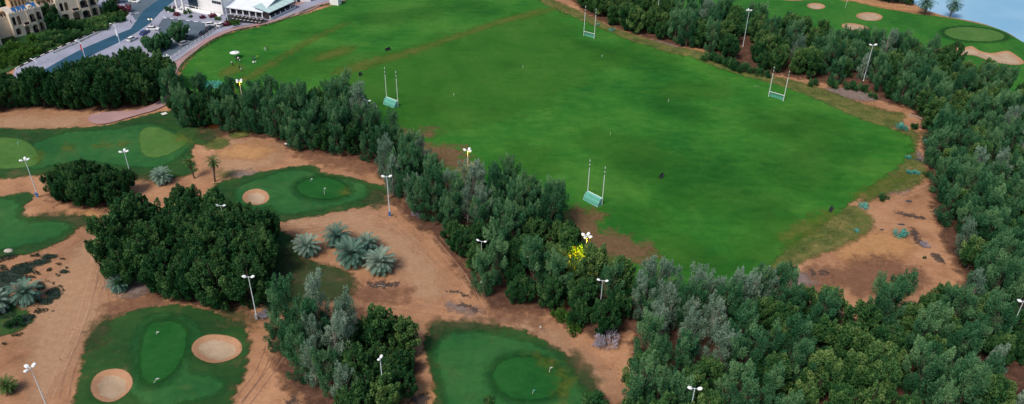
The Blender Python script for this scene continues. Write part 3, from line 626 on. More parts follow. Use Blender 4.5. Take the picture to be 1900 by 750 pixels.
def plant(stand, i, c):
    r = random.Random(int(c[0]*1000) ^ int(c[1]*777))
    px, py = pix((c[0], c[1], 0)); rz = r.uniform(0, 6.28); s = r.uniform(.80, 1.14); sz = r.uniform(.9, 1.12); kind = 'cas'
    if stand in ('roadside', 'grove'): kind = 'dark'; s *= 1.12 if stand == 'grove' else 1
    if stand == 'roadside': s *= 1.24 if px > 180 else 1.12
    elif stand == 'thicket': kind = 'dark'; s *= .80
    elif stand == 'fieldedge': kind = 'dark' if (px < 430 and r.random() < .55) or (570 < px < 680 and r.random() < .4) else ('pale' if px > 660 and r.random() < .25 else 'cas')
    if stand == 'fieldedge': s *= 1.16 if 560 < px < 672 else (.84 if 672 <= px < 770 and py < 310 else 1.0)
    elif stand == 'midbelt':
        if py < 450: kind = 'pale' if r.random() < .28 else 'cas'
        else: kind = 'dark' if r.random() < .45 else ('mix' if r.random() < .6 else 'cas')
        s *= .95
    elif stand == 'lowgrove': kind = ('pale' if r.random() < .62 else 'cas') if px < 650 else ('dark' if r.random() < .6 else 'mix')
    elif stand == 'rightwood':
        u = r.random()
        if 1170 < px < 1340 and 540 < py < 700: kind = 'pale' if u < .85 else 'cas'
        elif 1340 <= px < 1450 and 540 < py < 610: kind = 'pale' if u < .4 else 'cas'
        elif py > 520: kind = 'mix' if u < .42 else ('cas' if u < .86 else ('dark' if u < .94 else 'pale'))
        elif px > 1700: kind = 'cas' if u < .68 else ('pale' if u < .72 else 'mix')
        else: kind = 'cas' if u < .5 else ('dark' if u < .68 else ('mix' if u < .96 else 'pale'))
        if px < 1240 and py < 100: kind = 'dark' if u < .5 else 'mix'
    Vr = {'cas': CAS, 'pale': PAL, 'dark': DRK, 'mix': MIX}[kind]
    if kind == 'dark' and stand in ('midbelt', 'rightwood', 'fieldedge', 'lowgrove'): s *= .86
    s *= 1.12
    adj = {'cas': 'grey green feathery casuarina', 'pale': 'pale silvery sparse casuarina', 'dark': 'dark green dense leafy tree', 'mix': 'mid green upright bushy tree'}[kind]
    nm = {'cas': 'casuarina_tree', 'pale': 'silver_casuarina_tree', 'dark': 'leafy_tree', 'mix': 'bushy_tree'}[kind]
    counts[kind] = counts.get(kind, 0) + 1
    where = sub(stand, px, py); z = hz(*c)
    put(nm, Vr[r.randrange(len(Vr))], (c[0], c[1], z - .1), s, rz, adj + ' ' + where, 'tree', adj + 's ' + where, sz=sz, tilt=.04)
for k, (stand, pl) in enumerate(ST.items()):
    for i, c in enumerate(poisson(gpoly(pl), RADS[stand], 50 + k) + (poisson(gpoly([(1182, 560), (1188, 610), (1240, 640), (1320, 640), (1345, 600), (1450, 600), (1440, 575), (1400, 572), (1290, 576), (1200, 552)]), 3.6, 7) if stand == 'rightwood' else [])):
        if not inpic(c): continue
        if any((c[0]-l.x)**2 + (c[1]-l.y)**2 < 2.2 for l in lamp_w): continue
        qx, qy = pix((c[0], c[1], 0))
        if any(abs(qx-a) < b and lo < qy < hi for a, b, lo, hi in ((1380, 15, 84, 152), (1603, 17, 150, 205), (1866, 12, 640, 690))): continue
        plant(stand, i, c)

# ------------------------------------------------------------------ buildings
TAN = mat('tan_plaster', (.78, .66, .52), .85, var=.14, vs=.5); TAN2 = mat('orange_plaster', (.62, .40, .22), .85, var=.15, vs=.6)
TIN = mat('loggia_plaster', (.52, .38, .28), .9, var=.15); GLS = mat('dark_glass', (.03, .035, .045), .15, spec=.6); RAIL = mat('dark_metal', (.05, .05, .06), .5, .5)
PANEL = mat('solar_glass', (.02, .10, .26), .2, spec=.6); ROOFT = mat('roof_screed', (.50, .46, .42), .9, var=.12, vs=.4)
WPL = mat('white_plaster', (.86, .85, .84), .8, var=.06, vs=.4); GROOF = mat('white_roof_sheet', (.76, .80, .86), .5, var=.08, vs=.3)
GREENGL = mat('pale_glass_roof', (.50, .68, .66), .3, spec=.5); DARKI = mat('dark_interior', (.035, .03, .03), .8); STEEL = mat('galvanised_steel', (.50, .55, .58), .4, .4, var=.12)
def arch_bay(mb, x0, x1, z0, z1, ox0, ox1, oz0, oz1, y0, y1, mi=0, pointed=False):
    """a wall bay with one arched opening, real thickness y0..y1"""
    mb.box((x0, y0, z0), (ox0, y1, z1), mi); mb.box((ox1, y0, z0), (x1, y1, z1), mi)
    if oz0 > z0: mb.box((ox0, y0, z0), (ox1, y1, oz0), mi)
    r = (ox1-ox0)/2; cx = (ox0+ox1)/2; hgt = r*(1.3 if pointed else .8); sp = oz1 - hgt
    pts = [(ox0, sp)] + [(cx - r*math.cos(math.pi*k/10), sp + hgt*math.sin(math.pi*k/10)**(.8 if pointed else 1)) for k in range(1, 10)] + [(ox1, sp)]
    for a, b in zip(pts[:-1], pts[1:]):
        vs = [(a[0], y0, a[1]), (b[0], y0, b[1]), (b[0], y0, z1), (a[0], y0, z1), (a[0], y1, a[1]), (b[0], y1, b[1]), (b[0], y1, z1), (a[0], y1, z1)]
        mb.add(vs, [(0,1,2,3),(7,6,5,4),(0,4,5,1),(3,2,6,7),(0,3,7,4),(1,5,6,2)], mi)
def frame_on(A, B):
    a, b = g(*A), g(*B); return a, math.atan2(b.y-a.y, b.x-a.x), (b-a).length
def villa(A, B, label, H=9.0, depth=13, panels=True, flip=False, left=7.0):
    o, rz, Wd = frame_on(A, B); root = empty('villa', (o.x, o.y, 0), rz); tag(root, label, 'villa', 'tan arched villas')
    w = MB(); fl = H/2 - .3
    xs = [0, Wd*.30, Wd*.52, Wd*.78, Wd]
    # front wall bays on two floors
    for k in range(2):
        z0, z1 = k*(fl+.1), (k+1)*(fl+.1)
        if k == 0:
            arch_bay(w, xs[0], xs[1], z0, z1, xs[0]+.8, xs[1]-1.0, .9, z1-.8, 0, .5)
            arch_bay(w, xs[1], xs[2], z0, z1, xs[1]+.5, xs[2]-.5, .1, z1-.9, 0, .5)
        else:
            m = (xs[0]+xs[1])/2 + .4
            arch_bay(w, xs[0], m, z0, z1, m-1.6, m-.35, z0+.3, z1-.5, 0, .5, pointed=True)
            arch_bay(w, m, xs[1]+1, z0, z1, m+.2, m+1.5, z0+.3, z1-.5, 0, .5, pointed=True)
            w.box((xs[1]+1, 0, z0), (xs[2], .5, z1))
        arch_bay(w, xs[2], xs[3], z0, z1, xs[2]+.6, xs[3]-.5, z0+.3, z1-.8, -.35, .5)
        arch_bay(w, xs[3], xs[4], z0, z1, xs[3]+.5, xs[4]-.6, z0+.3, z1-.8, .6, 1.1)
    zt = 2*(fl+.1)
    w.box((0, .5, 0), (.4, depth, zt)); w.box((Wd-.4, 1.1, 0), (Wd, depth, zt)); w.box((0, depth-.4, 0), (Wd, depth, zt))
    w.box((-left, 2.5, 0), (-.0, depth-1, zt-1.6)); w.box((-left-2.5, 5, 0), (-left, depth-2, zt-3.2))
    w.box((xs[3]-.3, -.35, 0), (xs[3], 1.1, zt))
    w.build('wall', TAN, root)
    f = MB(); f.box((.4, 2.0, .05), (Wd-.4, 2.3, zt-.1)); f.box((.4, .5, fl-.1), (Wd-.4, 2.0, fl+.12)); f.build('loggia_wall', TIN, root)
    for k in range(2):
        for (a, b) in ((xs[2]+.9, xs[3]-.9), (xs[3]+.7, xs[4]-.9), (xs[0]+1.0, xs[1]-1.2)):
            d = MB(); d.box((a+.4, 1.86, k*(fl+.1)+.3), (b-.1, 1.99, k*(fl+.1)+fl-1.2)); d.build('door', GLS, root)
    r = MB(); r.box((.41, .6, zt), (Wd-.41, depth-.41, zt+.15)); r.box((-left+.01, 2.6, zt-1.6), (-.01, depth-1.1, zt-1.45)); r.build('roof', ROOFT, root)
    p = MB(); p.box((0, 0, zt+.002), (xs[2], .35, zt+.9)); p.box((xs[2], -.35, zt+.002), (xs[3], 0.0, zt+1.1)); p.box((xs[3], .6, zt+.002), (Wd, .95, zt+.9))
    p.box((Wd-.35, .95, zt+.002), (Wd, depth, zt+.9)); p.box((0, .35, zt+.002), (.35, depth, zt+.9)); p.box((-left, 2.5, zt-1.45), (-.002, 2.8, zt-.6))
    k = 0.3
    while k < Wd-.5:
        yy = -.35 if xs[2] < k < xs[3]-.4 else (0 if k < xs[2] else .6)
        p.box((k, yy+.02, zt+.9+(.2 if yy < 0 else 0)), (k+.4, yy+.3, zt+1.45)); k += .95
    k = 1.2
    while k < depth-.6: p.box((Wd-.33, k, zt+.9), (Wd-.03, k+.4, zt+1.4)); k += .95
    k = -left+.2
    while k < -.6: p.box((k, 2.52, zt-.6), (k+.4, 2.78, zt-.1)); k += .95
    p.build('parapet', TAN, root)
    for (a, b, yy, z) in ((xs[2]+.55, xs[3]-.45, -.30, fl+.35), (xs[1]+.6, xs[2]-.3, -.9, fl+.15), (xs[3]+.45, xs[4]-.5, .62, fl+.35), (xs[2]+.55, xs[3]-.45, -.30, .3)):
        bl = MB(); bl.box((a, yy, z), (b, yy+.08, z+.95)); bl.build('balcony_rail', RAIL, root)
    bs = MB(); bs.box((xs[1]+.4, -1.0, fl-.15), (xs[2]-.1, -.003, fl+.12)); bs.build('balcony', TAN, root)
    # roof rooms: an orange pavilion at the back and a small open turret on the left wing
    for (x0, x1, y0, y1, z0, hh, nb) in ((Wd*.35, Wd*.8, depth-5, depth-.6, zt+.15, 3.4, 4), (-left*.75, -left*.1, 3.0, 6.5, zt-1.45, 2.8, 3)):
        t = MB(); n = nb; st = (x1-x0)/n
        for i in range(n): arch_bay(t, x0+i*st, x0+(i+1)*st, z0, z0+hh, x0+i*st+.35, x0+(i+1)*st-.35, z0+.6, z0+hh-.5, y0, y0+.3, 0, True)
        t.box((x0, y0+.3, z0), (x0+.3, y1, z0+hh)); t.box((x1-.3, y0+.3, z0), (x1, y1, z0+hh)); t.box((x0, y1, z0), (x1, y1+.3, z0+hh))
        t.box((x0-.25, y0-.25, z0+hh), (x1+.25, y1+.5, z0+hh+.35))
        tr = t.build('roof_pavilion', TAN2, root)
        q = MB(); q.box((x0+.31, y0+1.2, z0+.02), (x1-.31, y0+1.4, z0+hh-.02)); q.build('back_wall', TIN, tr)
    if panels:
        for i in range(5):
            s_ = MB(); x = Wd*.22 + i*1.75 + (.6 if i > 2 else 0); y = 2.3 + (.9 if i > 2 else 0)
            z = zt+.5
            s_.add([(x, y, z), (x+1.5, y, z), (x+1.5, y+2.2, z+1.2), (x, y+2.2, z+1.2), (x, y+.05, z-.08), (x+1.5, y+.05, z-.08), (x+1.5, y+2.25, z+1.1), (x, y+2.25, z+1.1)], [(0,1,2,3),(7,6,5,4),(0,4,5,1),(3,2,6,7),(0,3,7,4),(1,5,6,2)])
            s_.build('solar_panel', PANEL, root)
        c = MB(); c.box((Wd*.22+5.3, 1.6, zt+.16), (Wd*.22+6.5, 3.0, zt+1.9)); c.build('stair_box', TAN, root)
    return root
villa((30, 71), (89, 56), 'tan two storey villa with blue solar panels and arched balconies')
villa((114, 44), (188, 29), 'tan arched villa behind the dark trees beside the upper road', panels=False, left=8)
villa((-52, 98), (6, 86), 'tan villa wall cut by the left picture edge', panels=False, left=5)

def slab(mb, pts, z0, z1, mi=0): mb.prism([tuple(p) for p in pts], z0, z1, mi)
# clubhouse
o, rz, Wd = frame_on((430, 27), (486, 35))
club = empty('clubhouse', (o.x, o.y, 0), rz); tag(club, 'long white clubhouse with a pale sheet roof and shaded veranda', 'clubhouse')
VL = Wd
c = MB(); c.box((-4.0, 2.6, 0), (VL+1.0, 2.9, 3.3)); c.box((-4.0, 2.9, 0), (-3.7, 34, 3.3)); c.box((VL+.7, 2.9, 0), (VL+1.0, 34, 3.3)); c.build('wall', mat('veranda_wall', (.10, .07, .06), .8, var=.3, vs=.8), club)
c = MB(); zz = 3.25
rp = [(-4.6, -.7, zz), (VL+1.4, -.7, zz), (VL+1.4, 14, 6.6), (-4.6, 14, 6.6), (VL+1.4, 36, 6.6), (-4.6, 36, 6.6)]
rl = [(x, y, z-.35) for x, y, z in rp]
c.add(rp+rl, [(0,1,2,3),(3,2,4,5),(7,6,9,8),(8,9,11,10),(0,6,7,1),(1,7,8,2),(2,8,10,4),(3,9,6,0),(5,11,9,3),(4,10,11,5)])
rf = c.build('roof', GROOF, club)
for (x, y) in ((3, 16), (9, 13), (-1, 20), (6, 22)):
    u = MB(); u.box((x, y, 6.55), (x+2.0, y+1.6, 7.9)); u.box((x+.2, y+.2, 7.9), (x+1.8, y+1.4, 8.02)); u.build('air_unit', WPL, rf)
for i in range(7):
    q = MB(); x = -3.6 + i*(VL+3.9)/6; q.box((x, -.22, 0), (x+.42, .22, zz-.34)); q.box((x-.1, -.3, 0), (x+.52, .3, .3)); q.build('column', WPL, club)
for i in range(6):
    x = -3.6 + i*(VL+3.9)/6 + 1.1; q = MB(); q.box((x, 2.50, .2), (x+1.3, 2.585, 2.5)); q.build('window', GLS, club)
# two storey white block left of the veranda
o2, rz2, W2 = frame_on((367, 19), (415, 29))
blk = empty('office_block', (o2.x, o2.y, 0), rz2); tag(blk, 'tall plain white block with two dark strip windows beside the veranda', 'building')
q = MB(); Hb = 8.2
q.box((0, 0, 0), (W2, .4, Hb)); q.box((0, .4, 0), (.4, 16, Hb)); q.box((W2-.4, .4, 0), (W2, 16, Hb)); q.box((0, 16, 0), (W2, 16.4, Hb)); q.build('wall', WPL, blk)
q = MB(); q.box((.4, .4, Hb-.6), (W2-.4, 16, Hb-.4)); q.build('roof', GROOF, blk)
def win(root, x0, x1, z0, z1, y=-.06):
    f = MB(); f.box((x0-.1, y+.02, z0-.1), (x1+.1, -.003, z1+.1)); fo = f.build('window', STEEL, root)
    n = max(1, int((x1-x0)/1.1))
    for i in range(n):
        a = x0 + i*(x1-x0)/n; p = MB(); p.box((a+.05, y, z0), (a+(x1-x0)/n-.05, y+.015, z1)); p.build('pane', GLS, fo)
win(blk, W2*.16, W2*.50, 6.0, 6.7); win(blk, W2*.64, W2*.98, 4.6, 5.7)
q = MB()
for i in range(9): q.box((.3+i*(W2-.8)/8.3, -1.5, 1.0), (.55+i*(W2-.8)/8.3, -1.3, 1.9))
q.box((-6.0, -1.6, 0), (W2+.2, -1.2, 1.0)); q.box((-6.0, -1.55, 1.9), (W2+.2, -1.25, 2.0)); q.build('balustrade', WPL, blk)
q = MB(); q.add([(-7, -2.9, 0), (W2+.4, -2.9, 0), (W2+.4, -1.62, 0), (-7, -1.62, 0), (-7, -2.9, .9), (W2+.4, -2.9, .6), (W2+.4, -1.62, .9), (-7, -1.62, 1.2)], [(0,3,2,1),(4,5,6,7),(0,1,5,4),(1,2,6,5),(2,3,7,6),(3,0,4,7)]); q.build('ramp', WPL, blk)
# entrance portico with dark glass
o3, rz3, W3 = frame_on((328, 21), (366, 19))
por = empty('entrance_portico', (o3.x, o3.y, 0), rz2); tag(por, 'white portico columns before a dark glass wall by the road', 'portico')
W3 *= .92
q = MB(); q.box((2.2, 5.0, 0), (W3-.1, 5.3, 9)); q.build('glass_wall', mat('blue_glass', (.02, .05, .08), .12, spec=.6), por)
for x in (0, W3*.48):
    q = MB(); q.box((x, 0, 0), (x+.7, .7, 9.2)); q.box((x-.15, -.15, 0), (x+.85, .85, .5)); q.build('column', WPL, por)
q = MB(); q.box((-.5, -.5, 9.2), (W3-.1, 8, 9.8)); q.build('canopy_slab', WPL, por)
q = MB(); q.box((-1.5, -.9, 0), (W3-.1, -.6, 1.1)); q.build('low_wall', WPL, por)
for x in (-1.5, W3*.3, W3*.62, W3-.8):
    q = MB(); q.box((x, -.95, 1.1), (x+.4, -.55, 2.0)); q.build('pier', WPL, por)
# glass roofed dining room
o4, rz4, W4 = frame_on((502, 38), (549, 16))
dn = empty('glass_pavilion', (o4.x, o4.y, 0), rz4); tag(dn, 'dining pavilion with a pale green glass roof and dark open front', 'pavilion')
D4 = 7.0
q = MB(); q.box((0, 0, 0), (W4, .3, .85)); q.box((W4-.3, .3, 0), (W4, D4, .85)); q.build('low_wall', WPL, dn)
for i in range(6):
    q = MB(); x = i*(W4-.3)/5; q.box((x, -.08, .85), (x+.3, .22, 1.9)); q.build('pier', WPL, dn)
for i in range(6):
    q = MB(); x = i*(W4-.2)/5; q.box((x+.05, .35, .0), (x+.17, .47, 3.3)); q.build('post', RAIL, dn)
q = MB(); q.box((.2, 3.0, 0), (W4-.3, 3.2, 3.2)); q.box((.05, .5, 0), (.2, 3.0, 3.2)); q.build('back_wall', DARKI, dn)
for i in range(5):
    q = MB(); x0 = -.3 + i*(W4+.4)/5; x1 = x0+(W4+.4)/5-.25
    q.add([(x0, -.2, 3.35), (x1, -.2, 3.35), (x1, D4+1, 4.7), (x0, D4+1, 4.7), (x0, -.2, 3.27), (x1, -.2, 3.27), (x1, D4+1, 4.62), (x0, D4+1, 4.62)], [(0,1,2,3),(7,6,5,4),(0,4,5,1),(3,2,6,7),(0,3,7,4),(1,5,6,2)])
    q.build('glass_panel', GREENGL, dn)
q = MB(); q.box((-.35, -.3, 3.2), (W4+.2, -.2, 3.4))
for i in range(6):
    x0 = -.3 + i*(W4+.4)/5 - .22; q.add([(x0, -.2, 3.38), (x0+.18, -.2, 3.38), (x0+.18, D4+1, 4.73), (x0, D4+1, 4.73), (x0, -.2, 3.2), (x0+.18, -.2, 3.2), (x0+.18, D4+1, 4.55), (x0, D4+1, 4.55)], [(0,1,2,3),(7,6,5,4),(0,4,5,1),(3,2,6,7),(0,3,7,4),(1,5,6,2)])
q.build('roof_frame', STEEL, dn)
# small white buildings at the top edge
def hut(A, B, H, D, label, door=True):
    o, rz, Wd = frame_on(A, B); t = empty('white_hut', (o.x, o.y, 0), rz); tag(t, label, 'hut')
    q = MB(); q.box((0, 0, 0), (Wd, D, H)); q.build('wall', WPL, t)
    q = MB(); q.box((-.2, -.2, H), (Wd+.2, D+.2, H+.25)); q.build('roof', WPL, t)
    if door: q = MB(); q.box((Wd*.1, -.06, .05), (Wd*.3, -.003, 2.1)); q.build('door', GLS, t)
    return t
hut((612, 9), (628, 11), 3.6, 3, 'small white kiosk on the far edge of the field', False)
hut((549, 6), (577, 4), 4, 6, 'white hut with a dark door behind the glass pavilion')
# terrace tables and chairs
TBL = mat('table_top', (.42, .40, .38), .6); CHR = mat('dark_wicker', (.04, .035, .04), .8)
def dining(loc, rz, first=[None]):
    if first[0] is None:
        t = empty('terrace_table', loc, rz); q = MB(); q.lathe([(0, .72), (.5, .72), (.5, .76), (0, .76)], 14); q.build('table_top', TBL, t)
        q = MB(); q.tube((0,0,0), (0,0,.72), .05); q.lathe([(0, .0), (.3, 0), (.3, .04), (0, .05)], 12); q.build('pedestal', RAIL, t)
        c = empty('terrace_chair', loc, rz); q = MB(); q.box((-.24, -.24, .4), (.24, .24, .47)); q.build('seat', CHR, c)
        q = MB(); q.box((-.24, .2, .47), (.24, .26, .9)); q.build('backrest', CHR, c)
        for sx in (-.2, .2):
            for sy in (-.2, .2): q = MB(); q.tube((sx, sy, 0), (sx, sy, .4), .025); q.build('leg', RAIL, c)
        first[0] = (t, c); used = [True, True]
    else: used = [False, False]
    T, Cc = first[0]
    def cp(src, l, a):
        r = src.copy(); COL.objects.link(r); r.location = l; r.rotation_euler = (0, 0, a)
        for ch in src.children: k = ch.copy(); COL.objects.link(k); k.parent = r
        return r
    t = T if used[0] else cp(T, loc, rz)
    tag(t, 'small round table on the dark clubhouse terrace', 'table', 'terrace tables')
    for k in range(4):
        a = rz + k*math.pi/2; l = Vector(loc) + Vector((math.sin(-a)*-.75*-1, math.cos(a)*.75, 0))
        l = Vector(loc) + Vector((-math.sin(a)*.78, math.cos(a)*.78, 0))
        if k == 0 and used[1]: c = Cc; c.location = l; c.rotation_euler = (0, 0, a)
        else: c = cp(Cc, l, a)
        tag(c, 'dark chair at a round table on the clubhouse terrace', 'chair', 'terrace chairs')
for i in range(8):
    for j in range(2):
        p = g(436 + i*7.0 - j*3, 33.5 + i*1.0 + j*5); dining((p.x, p.y, .22), random.uniform(0, 1.5))

# ------------------------------------------------------------------ cars
TYRE = mat('tyre_rubber', (.02, .02, .02), .9); RIM = mat('alloy', (.5, .5, .52), .3, .8); CGL = mat('car_glass', (.015, .018, .022), .1, spec=.7); HL = mat('headlamp', (.7, .7, .7), .2); TLM = mat('tail_lamp', (.35, .02, .02), .3)
PAINT = {'white': mat('white_car_paint', (.78, .78, .78), .25, spec=.5), 'blue': mat('blue_car_paint', (.02, .07, .26), .25, spec=.5), 'dark': mat('dark_car_paint', (.02, .035, .06), .25, spec=.5), 'grey': mat('silver_car_paint', (.42, .46, .5), .25, .4)}
CARM = {}
def car_parts():
    def ring(prof, w):                                   # side profile lofted across the width with tucked-in sides
        mb = MB(); n = len(prof); ys = [(-w, 0.0), (-w*.93, 1.0), (w*.93, 1.0), (w, 0.0)]
        vs = []
        for y, k in ys:
            for x, z in prof: vs.append((x, y if z < .85 else y*.94, z + (.03 if k and z > .6 else 0)))
        fs = [(j*n+i, j*n+(i+1) % n, (j+1)*n+(i+1) % n, (j+1)*n+i) for j in range(3) for i in range(n)]
        fs += [tuple(range(n-1, -1, -1)), tuple(range(3*n, 4*n))]; mb.add(vs, fs); return mb
    body = ring([(-2.3, .35), (-2.38, .62), (-2.3, .98), (-1.9, 1.05), (-1.0, 1.05), (1.0, 1.02), (1.9, .86), (2.28, .72), (2.35, .45), (2.25, .32), (1.75, .32), (1.65, .62), (1.4, .72), (1.1, .62), (1.0, .3), (-1.0, .3), (-1.1, .62), (-1.4, .72), (-1.65, .62), (-1.75, .32)], .92)
    cab = MB(); lo = [(-2.0, -.82), (1.1, -.82), (1.1, .82), (-2.0, .82)]; hi = [(-1.7, -.62), (.35, -.62), (.35, .62), (-1.7, .62)]
    cab.add([(x, y, 1.04) for x, y in lo] + [(x, y, 1.58) for x, y in hi], [(0,1,5,4),(1,2,6,5),(2,3,7,6),(3,0,4,7),(4,5,6,7)])
    roof = MB(); roof.add([(-1.75, -.65, 1.585), (.4, -.65, 1.585), (.4, .65, 1.585), (-1.75, .65, 1.585), (-1.6, -.55, 1.65), (.2, -.55, 1.65), (.2, .55, 1.65), (-1.6, .55, 1.65)], [(0,3,2,1),(4,5,6,7),(0,1,5,4),(1,2,6,5),(2,3,7,6),(3,0,4,7)])
    return body, cab, roof
def car(px, py, hx, hy, col, label, group=None, s=1.0):
    p = g(px, py); q = g(hx, hy); rz = math.atan2(q.y-p.y, q.x-p.x)
    r = empty('parked_car', (p.x, p.y, .19), rz); r.scale = (s, s, s); tag(r, label, 'car', group)
    b, c, rf = car_parts(); bo = b.build('body', PAINT[col], r); c.build('windows', CGL, r); rf.build('roof', PAINT[col], r)
    for x in (-1.4, 1.4):
        for y in (-.82, .82):
            w = MB(); w.tube((x, y-.1, .33), (x, y+.1, .33), .33, n=14); wo = w.build('wheel', TYRE, r)
            h = MB(); sgn = 1 if y > 0 else -1; h.tube((x, y+sgn*.1, .33), (x, y+sgn*.115, .33), .2, n=10); h.build('rim', RIM, wo)
    for y in (-.62, .62):
        h = MB(); h.box((2.27, y-.2, .58), (2.37, y+.2, .72)); h.build('headlight', HL, r)
        h = MB(); h.box((-2.40, y-.16, .72), (-2.33, y+.16, .9)); h.build('tail_light', TLM, r)
    return r
car(250, 5.5, 262, 7, 'white', 'white car on the grey side street near the top edge')
car(285, 57, 300, 57, 'white', 'white car beside the twin globe lamp post')
car(269, 64, 280, 57, 'blue', 'bright blue car between two white cars at the roadside')
car(246, 76, 258, 70, 'white', 'white car half hidden behind the dark roadside trees')
car(393, 49, 410, 47, 'white', 'white car by the striped kerb in the parking lot')
car(412, 49.5, 425, 43, 'white', 'white car nearest the burgundy bush at the railing corner')
car(392, 56, 406, 50, 'dark', 'dark blue car beside the white cars in the parking lot', s=1.05)
car(380, 64, 392, 58, 'dark', 'dark car at the railing, second from the clubhouse')
car(354, 74, 368, 70, 'dark', 'dark blue car at the middle of the parking railing', s=1.05)
car(344, 84, 360, 78, 'grey', 'silver car with dark glass, last along the parking railing')

# ------------------------------------------------------------------ railing, hedges, street lamps
def railing(pts, label, h=1.1, step=2.6):
    w = gpoly(pts, True, closed=False); d = np.linalg.norm(np.diff(w, axis=0), axis=1); s = np.concatenate([[0], d.cumsum()])
    r = empty('railing', (w[0][0], w[0][1], .1)); tag(r, label, 'railing'); o = Vector((w[0][0], w[0][1], 0))
    n = int(s[-1]/step); t = np.linspace(0, s[-1], n+1); P = [Vector((np.interp(k, s, w[:, 0]), np.interp(k, s, w[:, 1]), 0)) - o for k in t]
    rb = MB()
    for a, b in zip(P[:-1], P[1:]):
        for z in (h, h*.6, .25): rb.tube((a.x, a.y, z), (b.x, b.y, z), .06 if z == h else .035, n=5)
    rb.build('rails', M_WHITE, r)
    for p in P: q = MB(); q.box((p.x-.09, p.y-.09, 0), (p.x+.09, p.y+.09, h+.12)); q.build('post', M_WHITE, r)
railing([(318, 110), (332, 101), (352, 88), (372, 76), (395, 60), (416, 47)], 'white metal railing between the parking lot and the footpath')
railing([(322, 118), (336, 108), (356, 95), (372, 84)], 'second lower white railing beside the pink footpath', .8)
def hedge(pts, label, w=1.0, h=.9, sd=0):
    wp = gpoly(pts, True, closed=False); d = np.linalg.norm(np.diff(wp, axis=0), axis=1); s = np.concatenate([[0], d.cumsum()])
    r = np.random.default_rng(sd); o = wp[0]; cl = []
    for t in np.arange(0, s[-1], .8):
        x, y = np.interp(t, s, wp[:, 0]) - o[0], np.interp(t, s, wp[:, 1]) - o[1]
        cl.append(((x + r.normal(0, .1), y + r.normal(0, .1), h*.5), (0, 0, 1), h*.55, w*.62, float(np.clip(r.normal(.4, .15), 0, 1))))
    me = crown_mesh('hedge', cl, L_OLV, r, .26, .7, .9, 70, .3)
    ob = bpy.data.objects.new('hedge', me); COL.objects.link(ob); ob.location = (o[0], o[1], 0); tag(ob, label, 'hedge')
hedge([(334, 134), (338, 124), (350, 110), (380, 88), (410, 70), (430, 62)], 'clipped hedge between the footpath and field by the parking lot', sd=1)
hedge([(437, 60), (450, 56), (464, 53)], 'short clipped hedge below the terrace steps', sd=2)
hedge([(470, 52), (477, 51)], 'smallest hedge block between two path openings', sd=3)
hedge([(487, 49), (505, 45), (525, 38), (548, 28)], 'clipped hedge below the glass pavilion', sd=4)
hedge([(556, 27), (575, 18), (595, 12), (612, 9)], 'curved hedge leading to the white kiosk', sd=5)
hedge([(100, 100), (140, 83), (180, 64), (205, 52)], 'low dark hedge on the villa side kerb', .8, .7, 6)

